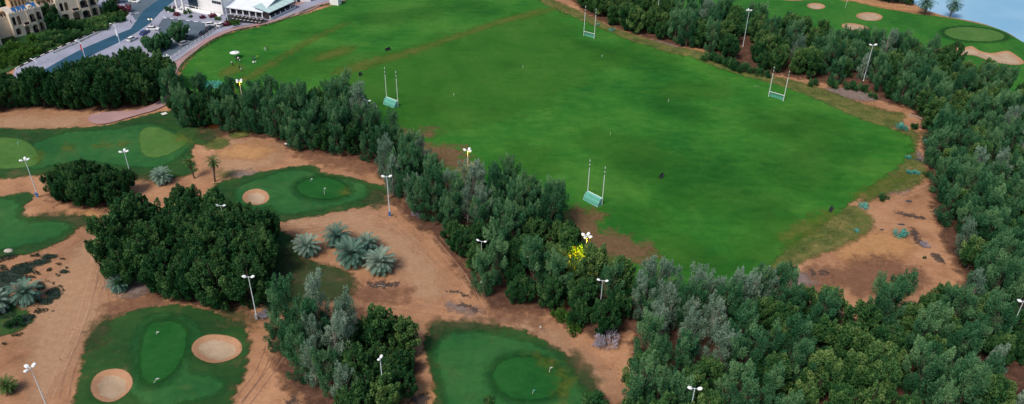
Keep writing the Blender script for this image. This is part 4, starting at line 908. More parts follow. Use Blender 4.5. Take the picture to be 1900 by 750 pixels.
LAMPH = mat('lamp_housing', (.86, .88, .88), .4); POLE = mat('galvanised_pole', (.72, .80, .84), .5, 0); BLUEBOX = mat('blue_control_box', (.05, .14, .38), .5); WHP = mat('white_pole', (.82, .83, .85), .5)
GLOW = mat('glowing_lens', (1, .9, .5), .3, emit=(1.0, .75, .2), es=2)
def mast(b, t, heads, label, yaw=0.0, box=None, lit=0, group='floodlight masts', rad=.13, hs=1.0, H=None, arm=.85, skip=0):
    p = at(*b); H = H or height_of(b, t); r = empty('floodlight_mast', (p.x, p.y, p.z-.05)); tag(r, label, 'floodlight', group)
    q = MB(); q.tube((0,0,0), (0,0,H), rad, rad*.55, 10); q.lathe([(.28, 0), (.28, .12), (.16, .14)], 10); q.build('pole', POLE if H > 6 else WHP, r)
    if box: q = MB(); q.box((-.28, -.4, .35), (.28, -.14, 1.45)); q.box((-.32, -.44, 1.45), (.32, -.12, 1.5)); q.build('control_box', box, r)
    q = MB(); n = heads; c, s_ = math.cos(yaw), math.sin(yaw); offs = [(i-(n-1)/2)*arm*2/max(n-1, 1) for i in range(n)] if n > 1 else [.25]
    if n == 3: pos = [(-arm*c, -arm*s_), (arm*.1*-s_, arm*.1*c), (arm*c*.8, arm*s_*.8)]; pos[1] = (-s_*.9, c*.9)
    elif n == 4: pos = [(-arm*c, -arm*s_), (arm*c, arm*s_), (-s_*.8, c*.8), (s_*.8, -c*.8)]
    else: pos = [(o_*c, o_*s_) for o_ in offs]
    for (x, y) in pos: q.tube((0, 0, H-.15), (x*.8, y*.8, H-.02), .045, n=6)
    q.build('bracket', POLE, r)
    for k, (x, y) in enumerate(pos):
        a = math.atan2(y, x) if (x or y) else 0; q = MB(); L, Wd, hh = .42*hs, .29*hs, .13*hs
        prof = [(-L*.8, -Wd*.55), (-L*.5, -Wd), (L*.6, -Wd), (L, -Wd*.5), (L, Wd*.5), (L*.6, Wd), (-L*.5, Wd), (-L*.8, Wd*.55)]
        vs = []; n_ = len(prof)
        for sc_, z in ((1, -hh), (1.0, .0), (.72, hh)):
            for u, v in prof:
                u_, v_ = u*sc_, v*sc_; vs.append((x + u_*math.cos(a) - v_*math.sin(a), y + u_*math.sin(a) + v_*math.cos(a), H + .05 + z + u_*.25))
        q.add(vs, [(j*n_+i, j*n_+(i+1) % n_, (j+1)*n_+(i+1) % n_, (j+1)*n_+i) for j in range(2) for i in range(n_)] + [tuple(range(2*n_, 3*n_)), tuple(range(n_-1, -1, -1))])
        ho = q.build('lamp_head', LAMPH, r)
        ln = MB(); ln.box((x-.22, y-.22, H-.22), (x+.22, y+.22, H-.14)); ln.build('lens', GLOW if lit else CGL, ho)
    if lit:
        ld = bpy.data.lights.new('flood_lamp', 'SPOT'); lo = bpy.data.objects.new('flood_lamp', ld); COL.objects.link(lo); lo.parent = r; lo.location = (0, 0, H-.3)
        ld.energy = lit; ld.color = (1.0, .40, .0); ld.spot_size = R(92); ld.spot_blend = .6; ld.shadow_soft_size = .3
        lo.rotation_euler = (R(20), 0, R(skip))
    return r
def mastH(b, t): return height_of(b, t)
mast((248.5, 346), (228, 281), 3, 'tall floodlight with two white heads beside the round thicket', .3, BLUEBOX, hs=1.15)
mast((71, 366), (47, 297), 3, 'tall floodlight left of the round thicket beside the pale green', .5, BLUEBOX, hs=1.15)
mast((723.5, 401), (715, 327), 2, 'tall twin floodlight with a blue box at the tip of the sand track', .1, BLUEBOX, hs=1.2)
mast((477, 592), (459, 513), 2, 'tall twin floodlight between the dark grove and orange bank', .0, mat('grey_control_box', (.3, .3, .32), .5), hs=1.1)
mast((92, 766), (50, 682), 3, 'three headed floodlight on the sand at the bottom left', 1.2, hs=1.15)
mast((714, 752), (707, 664), 2, 'single sided floodlight in front of the pale and dark grove', 1.2, hs=.9, arm=.4)
mast((1274, 800), (1283, 720), 2, 'twin floodlight rising from the wood at the bottom edge', -.1, hs=1.1)
mast((1111, 596), (1115, 520), 2, 'slim twin floodlight among the trees above the bare bush', -.2, rad=.08, hs=.9)
mast((894, 524), (893, 447), 2, 'slim twin floodlight in the middle of the tree belt', -.3, rad=.07, hs=.85)
mast((425, 455), (418, 381), 2, 'dark twin floodlight rising out of the dense grove', .0, rad=.08, hs=.95)
mast((543, 252), (534, 199), 1, 'thin floodlight with one white head in the left tree belt', .5, rad=.09, hs=.8, arm=.5)
mast((1862, 640), (1874, 558), 2, 'twin floodlight head above the right hand wood', .0, rad=.09, hs=1.2)
mast((1602, 150), (1618, 83), 2, 'tall leaning-looking twin floodlight at the wood edge by the far bunkers', .1, rad=.12, hs=1.3)
mast((1378.5, 86), (1387, 19), 3, 'tall pale floodlight before the wood between the far goals', .1, rad=.11, hs=1.0)
mast((1218, 40), (1223, -26), 3, 'tall pole cut off by the top edge beside the dark trees', .1, rad=.11, hs=1.0)
mast((687, 250), (685.5, 186), 2, 'two headed floodlight at the tree edge beside the far left goal', -.4, hs=1.05, rad=.1)
mast((869, 350), (872, 279), 3, 'lit floodlight with yellow glow beside the bare red soil', -.4, hs=1.15, rad=.1, lit=2500, skip=150)
mast((1083, 512), (1083, 437), 4, 'lit cluster of white floodlights with strong yellow glow near the near goal', -.5, hs=1.2, rad=.12, lit=34000, skip=150)
mast((455, 212), (448, 150), 4, 'lit floodlight pair with yellow glow at the worn grass line', -.5, hs=1.1, rad=.12, lit=4500, skip=150)
mast((321, 160), (309, 104), 3, 'tallest two tier pole at the corner of the cart path', .1, hs=.9, rad=.12)
mast((331, 162), (326, 140), 1, 'short white lamp post beside the two tier pole', .1, hs=.9, rad=.09, arm=.1)
mast((423.5, 43), (414, -6), 2, 'tall white pole standing before the clubhouse veranda', .1, hs=.9, rad=.16)
def street_lamp(b, t, label, banner=None):
    p = at(*b); H = height_of(b, t); r = empty('street_lamp', (p.x, p.y, .1)); tag(r, label, 'street lamp', 'street lamps along the road')
    q = MB(); q.tube((0,0,0), (0,0,H*.8), .14, .1, 8); q.build('pole', POLE, r)
    q = MB(); q.path([(0, 0, H*.8), (-.15, .15, H*.9), (-.7, .5, H*.985), (-1.5, 1.0, H), (-2.4, 1.5, H*.985)], [.1, .09, .08, .07, .06], 7); q.build('arm', POLE, r)
    q = MB(); q.box((-3.0, 1.55, H*.97), (-2.3, 1.85, H*.97+.16)); q.build('lamp_head', LAMPH, r)
    if banner: q = MB(); q.box((-.65, -.03, H*.42), (-.1, .03, H*.42+2.6)); q.tube((-.7, 0, H*.42+2.6), (0, 0, H*.42+2.6), .03, n=5); q.build('banner', banner, r)
street_lamp((223, 82), (206, 47), 'curved street lamp carrying a white banner', mat('white_banner', (.75, .78, .8), .7))
street_lamp((158, 107), (144, 79), 'curved street lamp carrying a red banner', mat('red_banner', (.45, .06, .08), .7))
street_lamp((76, 141), (68, 113), 'curved street lamp just above the roadside tree tops')
p = at(282, 51); gl = empty('globe_lamp_post', (p.x, p.y, .1)); tag(gl, 'dark lamp post with two cream globes beside the road', 'lamp post')
Hg = height_of((282, 51), (278, 37)); q = MB(); q.tube((0,0,0), (0,0,Hg), .1, .07); q.lathe([(.35, 0), (.35, .8), (.2, 1.0), (.1, 1.1)], 10); q.build('pole', RAIL, gl)
q = MB(); q.tube((-.6, 0, Hg-.2), (.6, 0, Hg-.2), .05); q.build('arm', RAIL, gl)
for x in (-.6, .6):
    q = MB(); q.lathe([(0.01, -.35), (.25, -.25), (.36, 0), (.25, .25), (.01, .35)], 12, (x, 0, Hg+.1)); q.build('globe', mat('cream_globe', (.8, .72, .55), .4, emit=(1, .8, .5), es=.5), gl, smooth=True)

# ------------------------------------------------------------------ goals
NETM = NT('green_net'); NETM.b.inputs['Base Color'].default_value = (.16, .52, .42, 1)
tcn = NETM.t.nodes.new('ShaderNodeTexCoord')
def lines(ax):
    sp = NETM.t.nodes.new('ShaderNodeSeparateXYZ'); NETM.t.links.new(tcn.outputs['Object'], sp.inputs[0])
    f = NETM.math('FRACT', NETM.math('MULTIPLY', sp.outputs[ax], 6.0)); return NETM.math('LESS_THAN', f, .42)
al = NETM.math('MAXIMUM', NETM.math('MAXIMUM', lines(0), lines(2)), lines(1)); al = NETM.math('MULTIPLY', al, .85); NETM.t.links.new(al, NETM.b.inputs['Alpha'])
NET = NETM.m
def goal(bl, br, tl, tr, label, d=-1.6):
    a, b = g(*bl), g(*br); c = (a+b)/2; rz = math.atan2(b.y-a.y, b.x-a.x); W_ = (b-a).length/2; H = (height_of(bl, tl)+height_of(br, tr))/2
    r = empty('goalposts', (c.x, c.y, hz(c.x, c.y)), rz); tag(r, label, 'goal', 'tall H shaped goals on the playing field')
    for x in (-W_, W_):
        q = MB(); q.tube((x, 0, 0), (x, 0, H), .10, .085, 10); po = q.build('upright', WHP, r)
        q = MB()
        for zz in (.8, .9): q.tube((x, 0, H*zz), (x, 0, H*zz+.55), .105, .105, 8)
        q.build('dark_band', mat('green_band', (.02, .12, .05), .6), po)
    ch = 2.1; q = MB(); q.tube((-W_, 0, ch), (W_, 0, ch), .09); q.build('crossbar', WHP, r)
    q = MB()
    for x in (-W_, W_): q.path([(x, 0, ch), (x, d*.45, ch-.05), (x, d, .9), (x, d*1.15, .05)], .05, 6); q.tube((x, 0, .05), (x, d*1.15, .05), .05)
    q.tube((-W_, d*1.15, .05), (W_, d*1.15, .05), .06); q.build('net_frame', STEEL, r)
    q = MB(); P = [(0, ch-.03), (d*.45, ch-.08), (d, .9), (d*1.15, .08)]
    for (y0, z0), (y1, z1) in zip(P[:-1], P[1:]): q.add([(-W_, y0, z0), (W_, y0, z0), (W_, y1, z1), (-W_, y1, z1)], [(0,1,2,3)])
    for x in (-W_+.01, W_-.01): q.add([(x, y, z) for y, z in P] + [(x, 0, .08)], [(0,1,2,3,4)])
    q.build('net', NET, r)
goal((718.2, 190.6), (738.7, 198.3), (714.1, 124.1), (733.8, 132.4), 'tall white goal nearest the left tree belt')
goal((1089.6, 367), (1116.8, 380.8), (1093.2, 297.2), (1123.2, 309), 'nearest tall white goal with green net beside the bare soil')
goal((1082.9, 67.6), (1102.3, 72.8), (1084.6, 11), (1105, 16.3), 'farthest tall white goal by the dark trees at the top', .6)
goal((1425.6, 180.2), (1453, 188.2), (1436.3, 124.7), (1463.7, 131), 'tall white goal on the far right edge of the field', .6)

# ------------------------------------------------------------------ palms
def palm_parts(i, material, nf=64, L=3.6, droop=1.0, th=1.6, dead=True, els=(82, 100)):
    r = np.random.default_rng(700+i); V = []; T = []; n = 0
    for k in range(nf):
        t = k / nf; a = k*2.39996 + r.normal(0, .1); el = R(els[0] - els[1]*t**.85) + r.normal(0, .06); l = L * r.uniform(.85, 1.08) * (.72 + .28*math.sin(math.pi*min(t*1.3+.15, 1)))
        d = np.array([math.cos(a), math.sin(a), 0.0]); m = 12; P = [np.array([0, 0, 0.0])]; e = el
        for s_ in range(m): P.append(P[-1] + (d*math.cos(e) + np.array([0, 0, math.sin(e)])) * l/m); e -= R(5.0)*droop*(.5 + s_/m)
        P = np.array(P); side = np.array([-math.sin(a), math.cos(a), 0]); tn = float(np.clip(r.normal(.62 - .25*t, .12), 0, 1))
        if dead and t > .93: tn = .95
        for s_ in range(1, m):
            for q_ in (0, .5):
                c = P[s_]*(1-q_) + P[s_+1]*q_; tang = P[s_+1]-P[s_]; tang /= np.linalg.norm(tang); nrm = np.cross(side, tang)
                ll = .62 * math.sin(math.pi*(.12 + .80*(s_+q_)/m))**.6 * (L/3.6)
                for sg in (-1, 1):
                    dd = side*sg*.82 + tang*.62 + nrm*.30*r.uniform(.4, 1.2) * (-1 if nrm[2] < 0 else 1); dd /= np.linalg.norm(dd)
                    w = tang*.055*(L/3.6)
                    V += [c-w, c+dd*ll*.5-w*1.1, c+dd*ll, c+dd*ll*.5+w*1.3]; T += [tn]*4
        for s_ in range(m):
            w = side*.035; V += [P[s_]-w, P[s_]+w, P[s_+1]+w*.7, P[s_+1]-w*.7]; T += [min(1, tn+.3)]*4
    V = np.array(V) + np.array([0, 0, th]); n = len(V)//4
    o = np_mesh('tmp', V, np.arange(4*n).reshape(n, 4), material, attrs={'tint': np.array(T)}); d = o.data; d.name = 'palm_crown'; bpy.data.objects.remove(o)
    mb = MB(); pr = []; z = -.3
    while z < th: pr += [(.30 + .05*math.sin(z*3), z), (.36, z+.12), (.29, z+.2)]; z += .24
    pr += [(.2, th+.15), (.01, th+.4)]; mb.lathe([(a_*(1 if th < 3 else .55), b_) for a_, b_ in pr], 10); o = mb.build('tmp', BARK); t_ = o.data; t_.name = 'palm_trunk'; bpy.data.objects.remove(o)
    if els[0] < 0: return d
    return d, t_, palm_parts(i+20, DEADP, 12, L*.82, droop, th, True, (-22, 45))
DEADP = m_leaf('dead_fronds', (.10, .07, .05), (.20, .15, .11), (.34, .27, .21))
P_BIG = palm_parts(0, L_PLM); P_BIG2 = palm_parts(1, L_PLM, 56, 3.5, 1.15); P_TALL = palm_parts(2, L_PLG, 22, 2.0, 1.6, 4.4, False); P_GRN = palm_parts(3, L_PLG, 40, 2.3, 1.3, 1.4); P_FAR = palm_parts(4, L_PLM, 44, 3.8, 1.6, 4.0)
def palm(v, px, py, th, s, label, rz=0):
    s *= 1.14 if th < 3.9 else (1.25 if th > 4.2 else 1.05); p = g(px, py, th*s); put('date_palm', v, (p.x, p.y, hz(p.x, p.y)), s, rz, label, 'palm tree', 'date palms', ('crown', 'trunk', 'dry_fronds'), tilt=.09)
palm(P_BIG, 571, 459, 1.6, 1.02, 'lone blue green palm left of the palm cluster')
palm(P_BIG2, 628, 440, 1.8, 1.15, 'blue green palm at the back left of the cluster', 1)
palm(P_BIG, 649, 470, 2.0, 1.28, 'largest silvery blue palm in front of the cluster', 2)
palm(P_BIG2, 684, 454, 1.6, .92, 'smallest green palm at the back right of the cluster', 3)
palm(P_BIG, 708, 487, 1.8, 1.15, 'grey fronded palm with green heart right of the cluster', 4)
palm(P_BIG2, 45, 545, 1.6, 1.12, 'palm standing in dark ground cover near the left edge', 5)
palm(P_BIG, -6, 562, 1.6, 1.0, 'palm cut by the left picture edge', 6)
palm(P_BIG2, 300, 327, 1.8, .95, 'pale palm on the sand beyond the dense grove', 7)
palm(P_TALL, 354, 300, 4.4, .95, 'slim young palm with a thin trunk, left of a pair', 1)
palm(P_TALL, 391, 301, 4.4, 1.12, 'slim young palm with a thin trunk, right of a pair', 2)
palm(P_GRN, 15, 716, 1.4, 1.0, 'small green palm beside the bottom left floodlight', 3)
palm(P_BIG, 222, 532, 1.0, .75, 'palm fronds poking out under the dense grove', 3)
palm(P_FAR, 1722, 6, 4.0, 1.25, 'left one of two tall palms on the lake shore', 1)
palm(P_FAR, 1769, 10, 4.0, 1.2, 'right one of two tall palms on the lake shore', 2)

# ------------------------------------------------------------------ shrubs and other trees
TB = [bush_variant(i, L_TEAL, 1.5, 1.5, 60, 14, .42, .28, .35) for i in range(3)]
DB = [bush_variant(5+i, L_DRK, 1.9, 1.5) for i in range(3)]; GB = [bush_variant(9+i, L_GREY, 2.6, 2.0, 55, 16, .55, .14, .5) for i in range(2)]
RB = [bush_variant(12, L_RED, 1.6, 1.2)]; LB = [bush_variant(14+i, L_LIT, 1.8, 1.4) for i in range(3)]; OB = [bush_variant(18+i, L_OLV, 1.7, 1.4) for i in range(3)]
def bush(V_, px, py, s, label, cat='shrub', group=None, name='shrub', sz=1):
    p = at(px, py); put(name, V_[int(px) % len(V_)], tuple(p), s, px % 6.28, label, cat, group, ('foliage', 'stem'), sz)
for px, py, s, lb in ((1673, 241, 1.5, 'largest teal shrub at the far right corner of the field'), (1719, 266, .9, 'teal shrub on grey soil right of the field corner'), (1685, 295, .75, 'small flat teal shrub below the field corner'),
    (1686, 322, .85, 'teal shrub, left half of a wide clump beyond the dark grass'), (1698, 322, .85, 'teal shrub, right half of a wide clump beyond the dark grass'), (1601, 386, 1.05, 'teal shrub on the dry grass at the field edge'), (1669, 436, 1.45, 'large teal shrub alone on the orange clearing'),
    (1588, 429, .6, 'small teal shrub in the yellow green weeds'), (1135, 57, .9, 'teal shrub on the strip right of the farthest goal'), (1110, 47, .6, 'tiny teal shrub behind the farthest goal')):
    bush(TB, px, py, s, lb, name='teal_shrub')
bush(GB, 1716, 458, .65, 'small grey dry shrub on the orange clearing', name='dry_shrub'); bush(GB, 1125, 640, 1.45, 'bare grey purple bush at the foot of the tree belt', name='bare_bush'); bush(GB, 492, 588, .7, 'grey twiggy bush beside the twin floodlight base', name='bare_bush')
bush(GB, 1184, 706, .8, 'thin pale dead bush beside the path near the lower wood', name='bare_bush')
bush(GB, 775, 400, .8, 'grey dead brush at the upper end of the tree belt', name='bare_bush')
for px, py, s, lb in ((1638, 371, 1.1, 'dark round shrub on the dry grass beside the sand trail'), (1694, 238, 1.1, 'dark green shrub right of the largest teal shrub'), (1722, 328, 1.0, 'dark shrub beside the wide teal clump'), (1470, 503, .7, 'dark low shrub at the weedy field edge'),
    (1715, 480, .35, 'tiny green tuft on the orange clearing'), (1100, 768, 2.2, 'dark leafy bush at the bottom edge right of the green'), (1190, 720, 1.2, 'dark shrub at the lower tip of the dirt path'), (1160, 705, .8, 'small shrub on the dirt path near the lower wood'),
    (1065, 612, 1.9, 'bright green bush at the foot of the belt left of the bare bush'), (600, 590, .8, 'low shrub above the pale and dark grove'), (30, 605, 1.2, 'dark low bush by the left edge palms')):
    bush(DB if 'bright' not in lb else LB, px, py, s, lb)
bush(OB, 905, 748, 1.0, 'small pale bush at the bottom edge left of the green')
bush(LB, 1040, 590, 1.6, 'green bush under the middle of the tree belt')
for i, (px, py, s) in enumerate([(1262, 82, 1.6), (1313, 112, 2.0), (1330, 117, 2.1), (1348, 124, 1.9), (1362, 128, 2.2), (1380, 134, 2.0), (1398, 138, 1.7), (1416, 140, 1.5), (1424, 144, 1.0), (1508, 160, 1.5), (1543, 163, 1.8), (1573, 165, 1.8), (1595, 170, 1.7), (1620, 182, 1.3), (1215, 60, 1.8), (1190, 52, 1.6), (1240, 66, 1.6)]):
    bush(DB, px, py, s, 'dark rounded bush at the foot of the wood behind the far goals', group='dark bushes at the foot of the far wood')
for px, py, s, V_, lb in ((317, 22, 1.5, DB, 'round green bush before the white portico'), (329, 30, 1.2, RB, 'burgundy bush at the left end of the kerb planting'), (349, 26, 1.3, LB, 'green bush before the white ramp'), (354, 33, .7, DB, 'smallest dark bush in the kerb planting'),
    (376, 35, 1.1, RB, 'middle burgundy bush before the white block'), (395, 33, 1.4, RB, 'largest burgundy bush below the strip windows'), (404, 38, 1.1, OB, 'olive bush right of the burgundy bush'), (420, 49, 1.4, RB, 'dark reddish bush at the foot of the white pole'), (427, 45, 1.1, DB, 'dark bush between the reddish and bright green ones'),
    (436, 48, 1.5, LB, 'bright lime green ball bush at the terrace corner'), (327, 16, 1.0, RB, 'pink flowering bush by the portico column'), (230, 24, 2.6, RB, 'wide burgundy bush at the corner of the side street')):
    bush(V_, px, py, s, lb)
OT = lambda px, py, s, lb, V_=OLV, nm='leafy_tree': put(nm, V_[int(px) % len(V_)], tuple(at(px, py)), s, px % 6.28, lb, 'tree', None)
OT(335, 76, 1.15, 'tallest olive tree on the parking island'); OT(308, 90, .95, 'olive tree on the left half of the parking island'); OT(287, 98, .9, 'olive tree closest to the dark roadside trees'); OT(272, 84, .55, 'small olive tree beside the blue car')
for px, py, s in ((1628, 0, .95), (1648, 4, 1.0), (1666, 5, 1.05), (1683, 8, .95), (1655, -14, 1.1), (1680, -10, 1.0)):
    put('leafy_tree', DRK[int(px) % 6], tuple(at(px, py)), s, px, 'dark leafy tree on the far sand bank left of the palms', 'tree', 'dark trees on the far sand bank')
for px, py, s_, lb in ((1068, 500, .72, 'rounded tree lit yellow by the cluster floodlight'), (1094, 512, .70, 'tree glowing yellow right under the cluster floodlight'), (1078, 519, .66, 'low tree before the cluster floodlight'), (873, 356, .62, 'small tree lit yellow under the floodlight by the red soil'), (464, 217, .70, 'yellow lit tree under the floodlight at the worn line'), (452, 220, .66, 'dark tree left below the floodlight at the worn line')):
    put('leafy_tree', MIX[int(px) % 4], tuple(at(px, py)), s_, px % 6.28, lb, 'tree', None)
# villa gardens: a continuous bank of garden trees, each its own
rg = random.Random(5); vg = gpoly([(-30, 140), (22, 124), (74, 101), (130, 77), (188, 58), (228, 40), (234, 26), (205, 22), (198, 38), (150, 50), (112, 56), (100, 60), (90, 70), (40, 84), (0, 96), (-30, 108)], False)
for i, c in enumerate(poisson(vg, 2.9, 99)):
    px, py = pix((c[0], c[1], 0)); near = px < 75
    V_, s, w = (LB, rg.uniform(1.5, 2.2), 'lime green garden shrub below the solar panel villa') if near else ((OB, rg.uniform(1.5, 2.1), 'olive garden shrub on the bank between villas and road') if rg.random() < .6 else (DB, rg.uniform(1.4, 2.0), 'dark garden shrub on the bank between villas and road'))
    put('garden_shrub', V_[i % 3], (c[0], c[1], 0), s, i, w, 'shrub', w.replace('shrub', 'shrubs'), ('foliage', 'stem'))
for px, py, s, lb in ((108, 62, .95, 'dark tree between the two villas, lower one'), (100, 44, 1.0, 'dark tree between the two villas, upper one'), (122, 62, .75, 'dark tree at the foot of the second villa'), (208, 30, .8, 'tree right of the second villa'), (140, 60, .6, 'small tree before the second villa'),
    (20, 8, 1.0, 'dark tree behind the solar panel villa, left'), (75, -4, 1.0, 'dark tree behind the solar panel villa, right'), (88, 20, .9, 'dark tree at the roof corner of the solar panel villa'), (-4, 18, .9, 'dark tree at the top left corner'), (45, -10, 1.0, 'dark tree above the roof pavilion'), (215, 8, .7, 'tree beside the side street corner')):
    OT(px, py, s, lb, DRK)
put('lone_tree', DRK[1], tuple(at(372, 165)), .62, 1, 'rounded dark tree standing out above the left belt', 'tree', None)
put('teal_bush', TB[1], tuple(at(392, 168)), 2.6, 2, 'teal green flowering bush behind the left belt', 'shrub', None, ('foliage', 'stem'))

# ------------------------------------------------------------------ ground cover, weeds, twigs (uncountable)
def scatter(name, ells, dens, material, hgt, size, label, sd, asp=.5, spread=.6):
    r = np.random.default_rng(sd); C = []; T = []
    for (px, py, rx, ry, ro) in ells:
        w = gpoly(ell(px, py, rx, ry, ro, 20, .35, int(px)), False); A = .5*abs(sum(w[i][0]*w[(i+1) % len(w)][1]-w[(i+1) % len(w)][0]*w[i][1] for i in range(len(w))))
        lo, hi = w.min(0), w.max(0); k = int(A*dens*1.6)+4; q = r.uniform(lo, hi, (k, 2)); q = q[sdf(q, w) > 0]
        tn = r.normal(.4, .15)
        for x, y in q: C.append((x, y, hz(x, y) + hgt*r.random()**1.3 + .02)); T.append(np.clip(tn + r.normal(0, .15), 0, 1))
    C = np.array(C); D = np.tile([0, 0, 1.0], (len(C), 1)); V, Fq = leaves(C, D, size*r.uniform(.6, 1.4, len(C)), asp, r, spread)
    return tag(np_mesh(name, V, Fq, material, attrs={'tint': np.repeat(T, 4)}), kind='stuff', label=label)
gc = [(40, 500, 26, 9, -.2), (75, 488, 16, 6, -.2), (20, 520, 20, 9, 0), (60, 505, 14, 5, .3), (92, 478, 14, 4, 0), (52, 516, 14, 5, .2), (75, 532, 8, 9, 0), (100, 545, 16, 9, -.2), (85, 560, 14, 6, -.2), (92, 502, 6, 3, 0), (120, 507, 10, 3, 0), (108, 513, 6, 2, .3), (116, 482, 5, 2, 0), (75, 577, 12, 5, -.2), (60, 588, 5, 3, 0), (35, 597, 26, 9, -.3), (32, 621, 10, 3, -.2),
      (100, 528, 3, 2, 0), (112, 533, 4, 2.5, 0), (90, 524, 5, 2, .6), (8, 638, 4, 2.5, 0), (12, 480, 18, 6, -.3), (5, 505, 14, 10, 0), (0, 540, 20, 8, 0), (125, 500, 3, 1.5, 0), (118, 540, 3, 2, 0), (98, 578, 3, 1.5, 0), (66, 475, 10, 3, -.2), (110, 492, 6, 2, 0), (10, 580, 20, 12, 0)]
scatter('ground_cover', gc, 60, m_leaf('cover_leaves', (.018, .045, .03), (.03, .065, .045), (.06, .10, .07)), .4, .32, 'dark creeping ground cover on the sand near the left edge', 11)
we = [(1440, 500, 50, 16, -.7), (1500, 455, 60, 16, -.65), (1560, 410, 50, 14, -.6), (1600, 375, 40, 10, -.5), (1560, 440, 40, 10, -.4), (1690, 330, 24, 18, 0), (1690, 250, 24, 12, 0), (1560, 180, 70, 10, .35), (1480, 160, 60, 6, .3), (1640, 215, 50, 9, .4), (1390, 140, 40, 5, .3), (1320, 122, 40, 4, .3), (1040, 16, 24, 8, .6), (1240, 95, 40, 5, .4), (1080, 395, 20, 5, .5), (1210, 470, 20, 8, .4), (815, 285, 20, 6, 0)]
scatter('weeds', we, 5, m_leaf('weed_leaves', (.07, .085, .02), (.15, .14, .035), (.27, .20, .08)), .5, .30, 'dry yellow green weeds along the field edge', 12)
sh = [(560, 560, 40, 10, 0), (430, 600, 40, 14, .2), (700, 372, 20, 10, .3), (680, 380, 20, 6, 0), (960, 575, 60, 6, .3), (1060, 610, 40, 6, .4), (1170, 640, 20, 10, .6), (1140, 690, 16, 10, .8), (770, 420, 20, 8, .6), (860, 520, 20, 10, .8), (220, 550, 30, 6, .3), (610, 305, 60, 6, .1), (740, 330, 20, 8, .6), (460, 262, 20, 5, 0), (1740, 420, 10, 40, .1), (1770, 500, 14, 20, .3), (790, 740, 30, 16, 0), (440, 640, 10, 30, .2)]
scatter('undergrowth', sh, 1.1, m_leaf('undergrowth_leaves', (.05, .06, .025), (.09, .08, .04), (.18, .12, .08)), .4, .30, 'sparse dry undergrowth at the tree feet', 13)
tw = [(1690, 400, 30, 6, .3), (1700, 440, 8, 26, -.4), (1745, 480, 10, 20, .5), (1640, 490, 50, 8, .1), (720, 525, 34, 9, 0), (860, 570, 40, 6, .3), (1130, 90, 60, 6, .3), (1200, 95, 50, 6, .4), (1560, 512, 30, 6, .2), (200, 475, 20, 40, .2), (800, 745, 26, 12, 0), (530, 748, 30, 8, 0)]
scatter('fallen_twigs', tw, .9, m_leaf('twig_wood', (.04, .03, .025), (.09, .06, .045), (.22, .16, .12)), .12, .6, 'fallen twigs and debris on bare soil', 14, .10, 3.0)

scatter('gravel', [(120, 620, 60, 90, 0), (640, 430, 120, 40, .1), (800, 520, 60, 60, .5), (1000, 640, 120, 20, .5), (1640, 440, 70, 50, 0), (460, 290, 90, 24, 0), (80, 225, 90, 10, 0), (470, 700, 30, 60, .3), (1720, 300, 20, 60, 0), (210, 450, 30, 60, 0)], .10, m_leaf('stone_grit', (.10, .06, .045), (.25, .16, .11), (.5, .4, .32)), .05, .28, 'scattered stones and dry tufts on the sand', 15, .8, 2.0)
# ------------------------------------------------------------------ golf flags, stones, markers
FLAGR = mat('white_flag_cloth', (.85, .85, .85), .7); PINM = mat('pin_pole', (.8, .8, .78), .5); FLAGT = mat('teal_flag_cloth', (.05, .45, .36), .7)
def flag(px, py, lb, H=2.3, cl=FLAGR, base=True, lean=.15):
    p = at(px, py); r = empty('golf_flag', tuple(p)); tag(r, lb, 'golf flag', 'golf flags on the greens')
    q = MB(); q.tube((0,0,0), (lean, 0, H), .045, .035, 6); q.build('pole', PINM, r)
    q = MB(); q.add([(lean, 0, H), (lean+.55, .08, H-.18), (lean*.85, 0, H-.42), (lean, .03, H), (lean+.55, .11, H-.18), (lean*.85, .03, H-.42)], [(0,1,2),(5,4,3),(0,3,4,1),(1,4,5,2),(2,5,3,0)]); q.build('cloth', cl, r)
    if base: q = MB(); q.lathe([(.01, .13), (.3, .13), (.38, .03), (.38, 0)], 14); q.build('cup_ring', PINM, r)
flag(602, 362, 'white golf flag with white base on the middle green'); flag(577, 338, 'short white pin at the back of the middle green', 1.2)
flag(1019, 692, 'white golf flag near the worn rim of the lower green', 1.6); flag(988, 732, 'thin dark pin on the lower green', 1.3, FLAGT, False)
flag(285, 712, 'white golf flag leaning at the near end of the left green', 1.5, lean=.9); flag(291, 622, 'short white pin at the far end of the left green', 1.0)
flag(34, 271, 'teal flag on the pale green at the left edge', 1.6, FLAGT, False)
flag(1568, 16, 'teal and white pin before the far sand bank', 4.5, FLAGT, False, .1)
for px, py, lb, c in ((1117, 108, 'short white stake below the farthest goal', 'w'), (1240, 191, 'short white stake in the middle of the field', 'w'), (970, 128, 'short white stake in the upper field', 'w'), (1132, 252, 'yellow marker flag on the field', 'y'), (842, 180, 'faint white stake right of the left goal', 'w')):
    p = at(px, py); r = empty('marker_stake', tuple(p)); tag(r, lb, 'stake', 'marker stakes on the field'); q = MB(); q.tube((0,0,0), (0,0,1.2), .03, .03, 6); q.build('pole', PINM, r)
    q = MB(); q.box((-.12, -.02, 1.0), (.12, .02, 1.22)); q.build('tag', mat('yellow_cloth', (.7, .65, .05)) if c == 'y' else FLAGR, r)
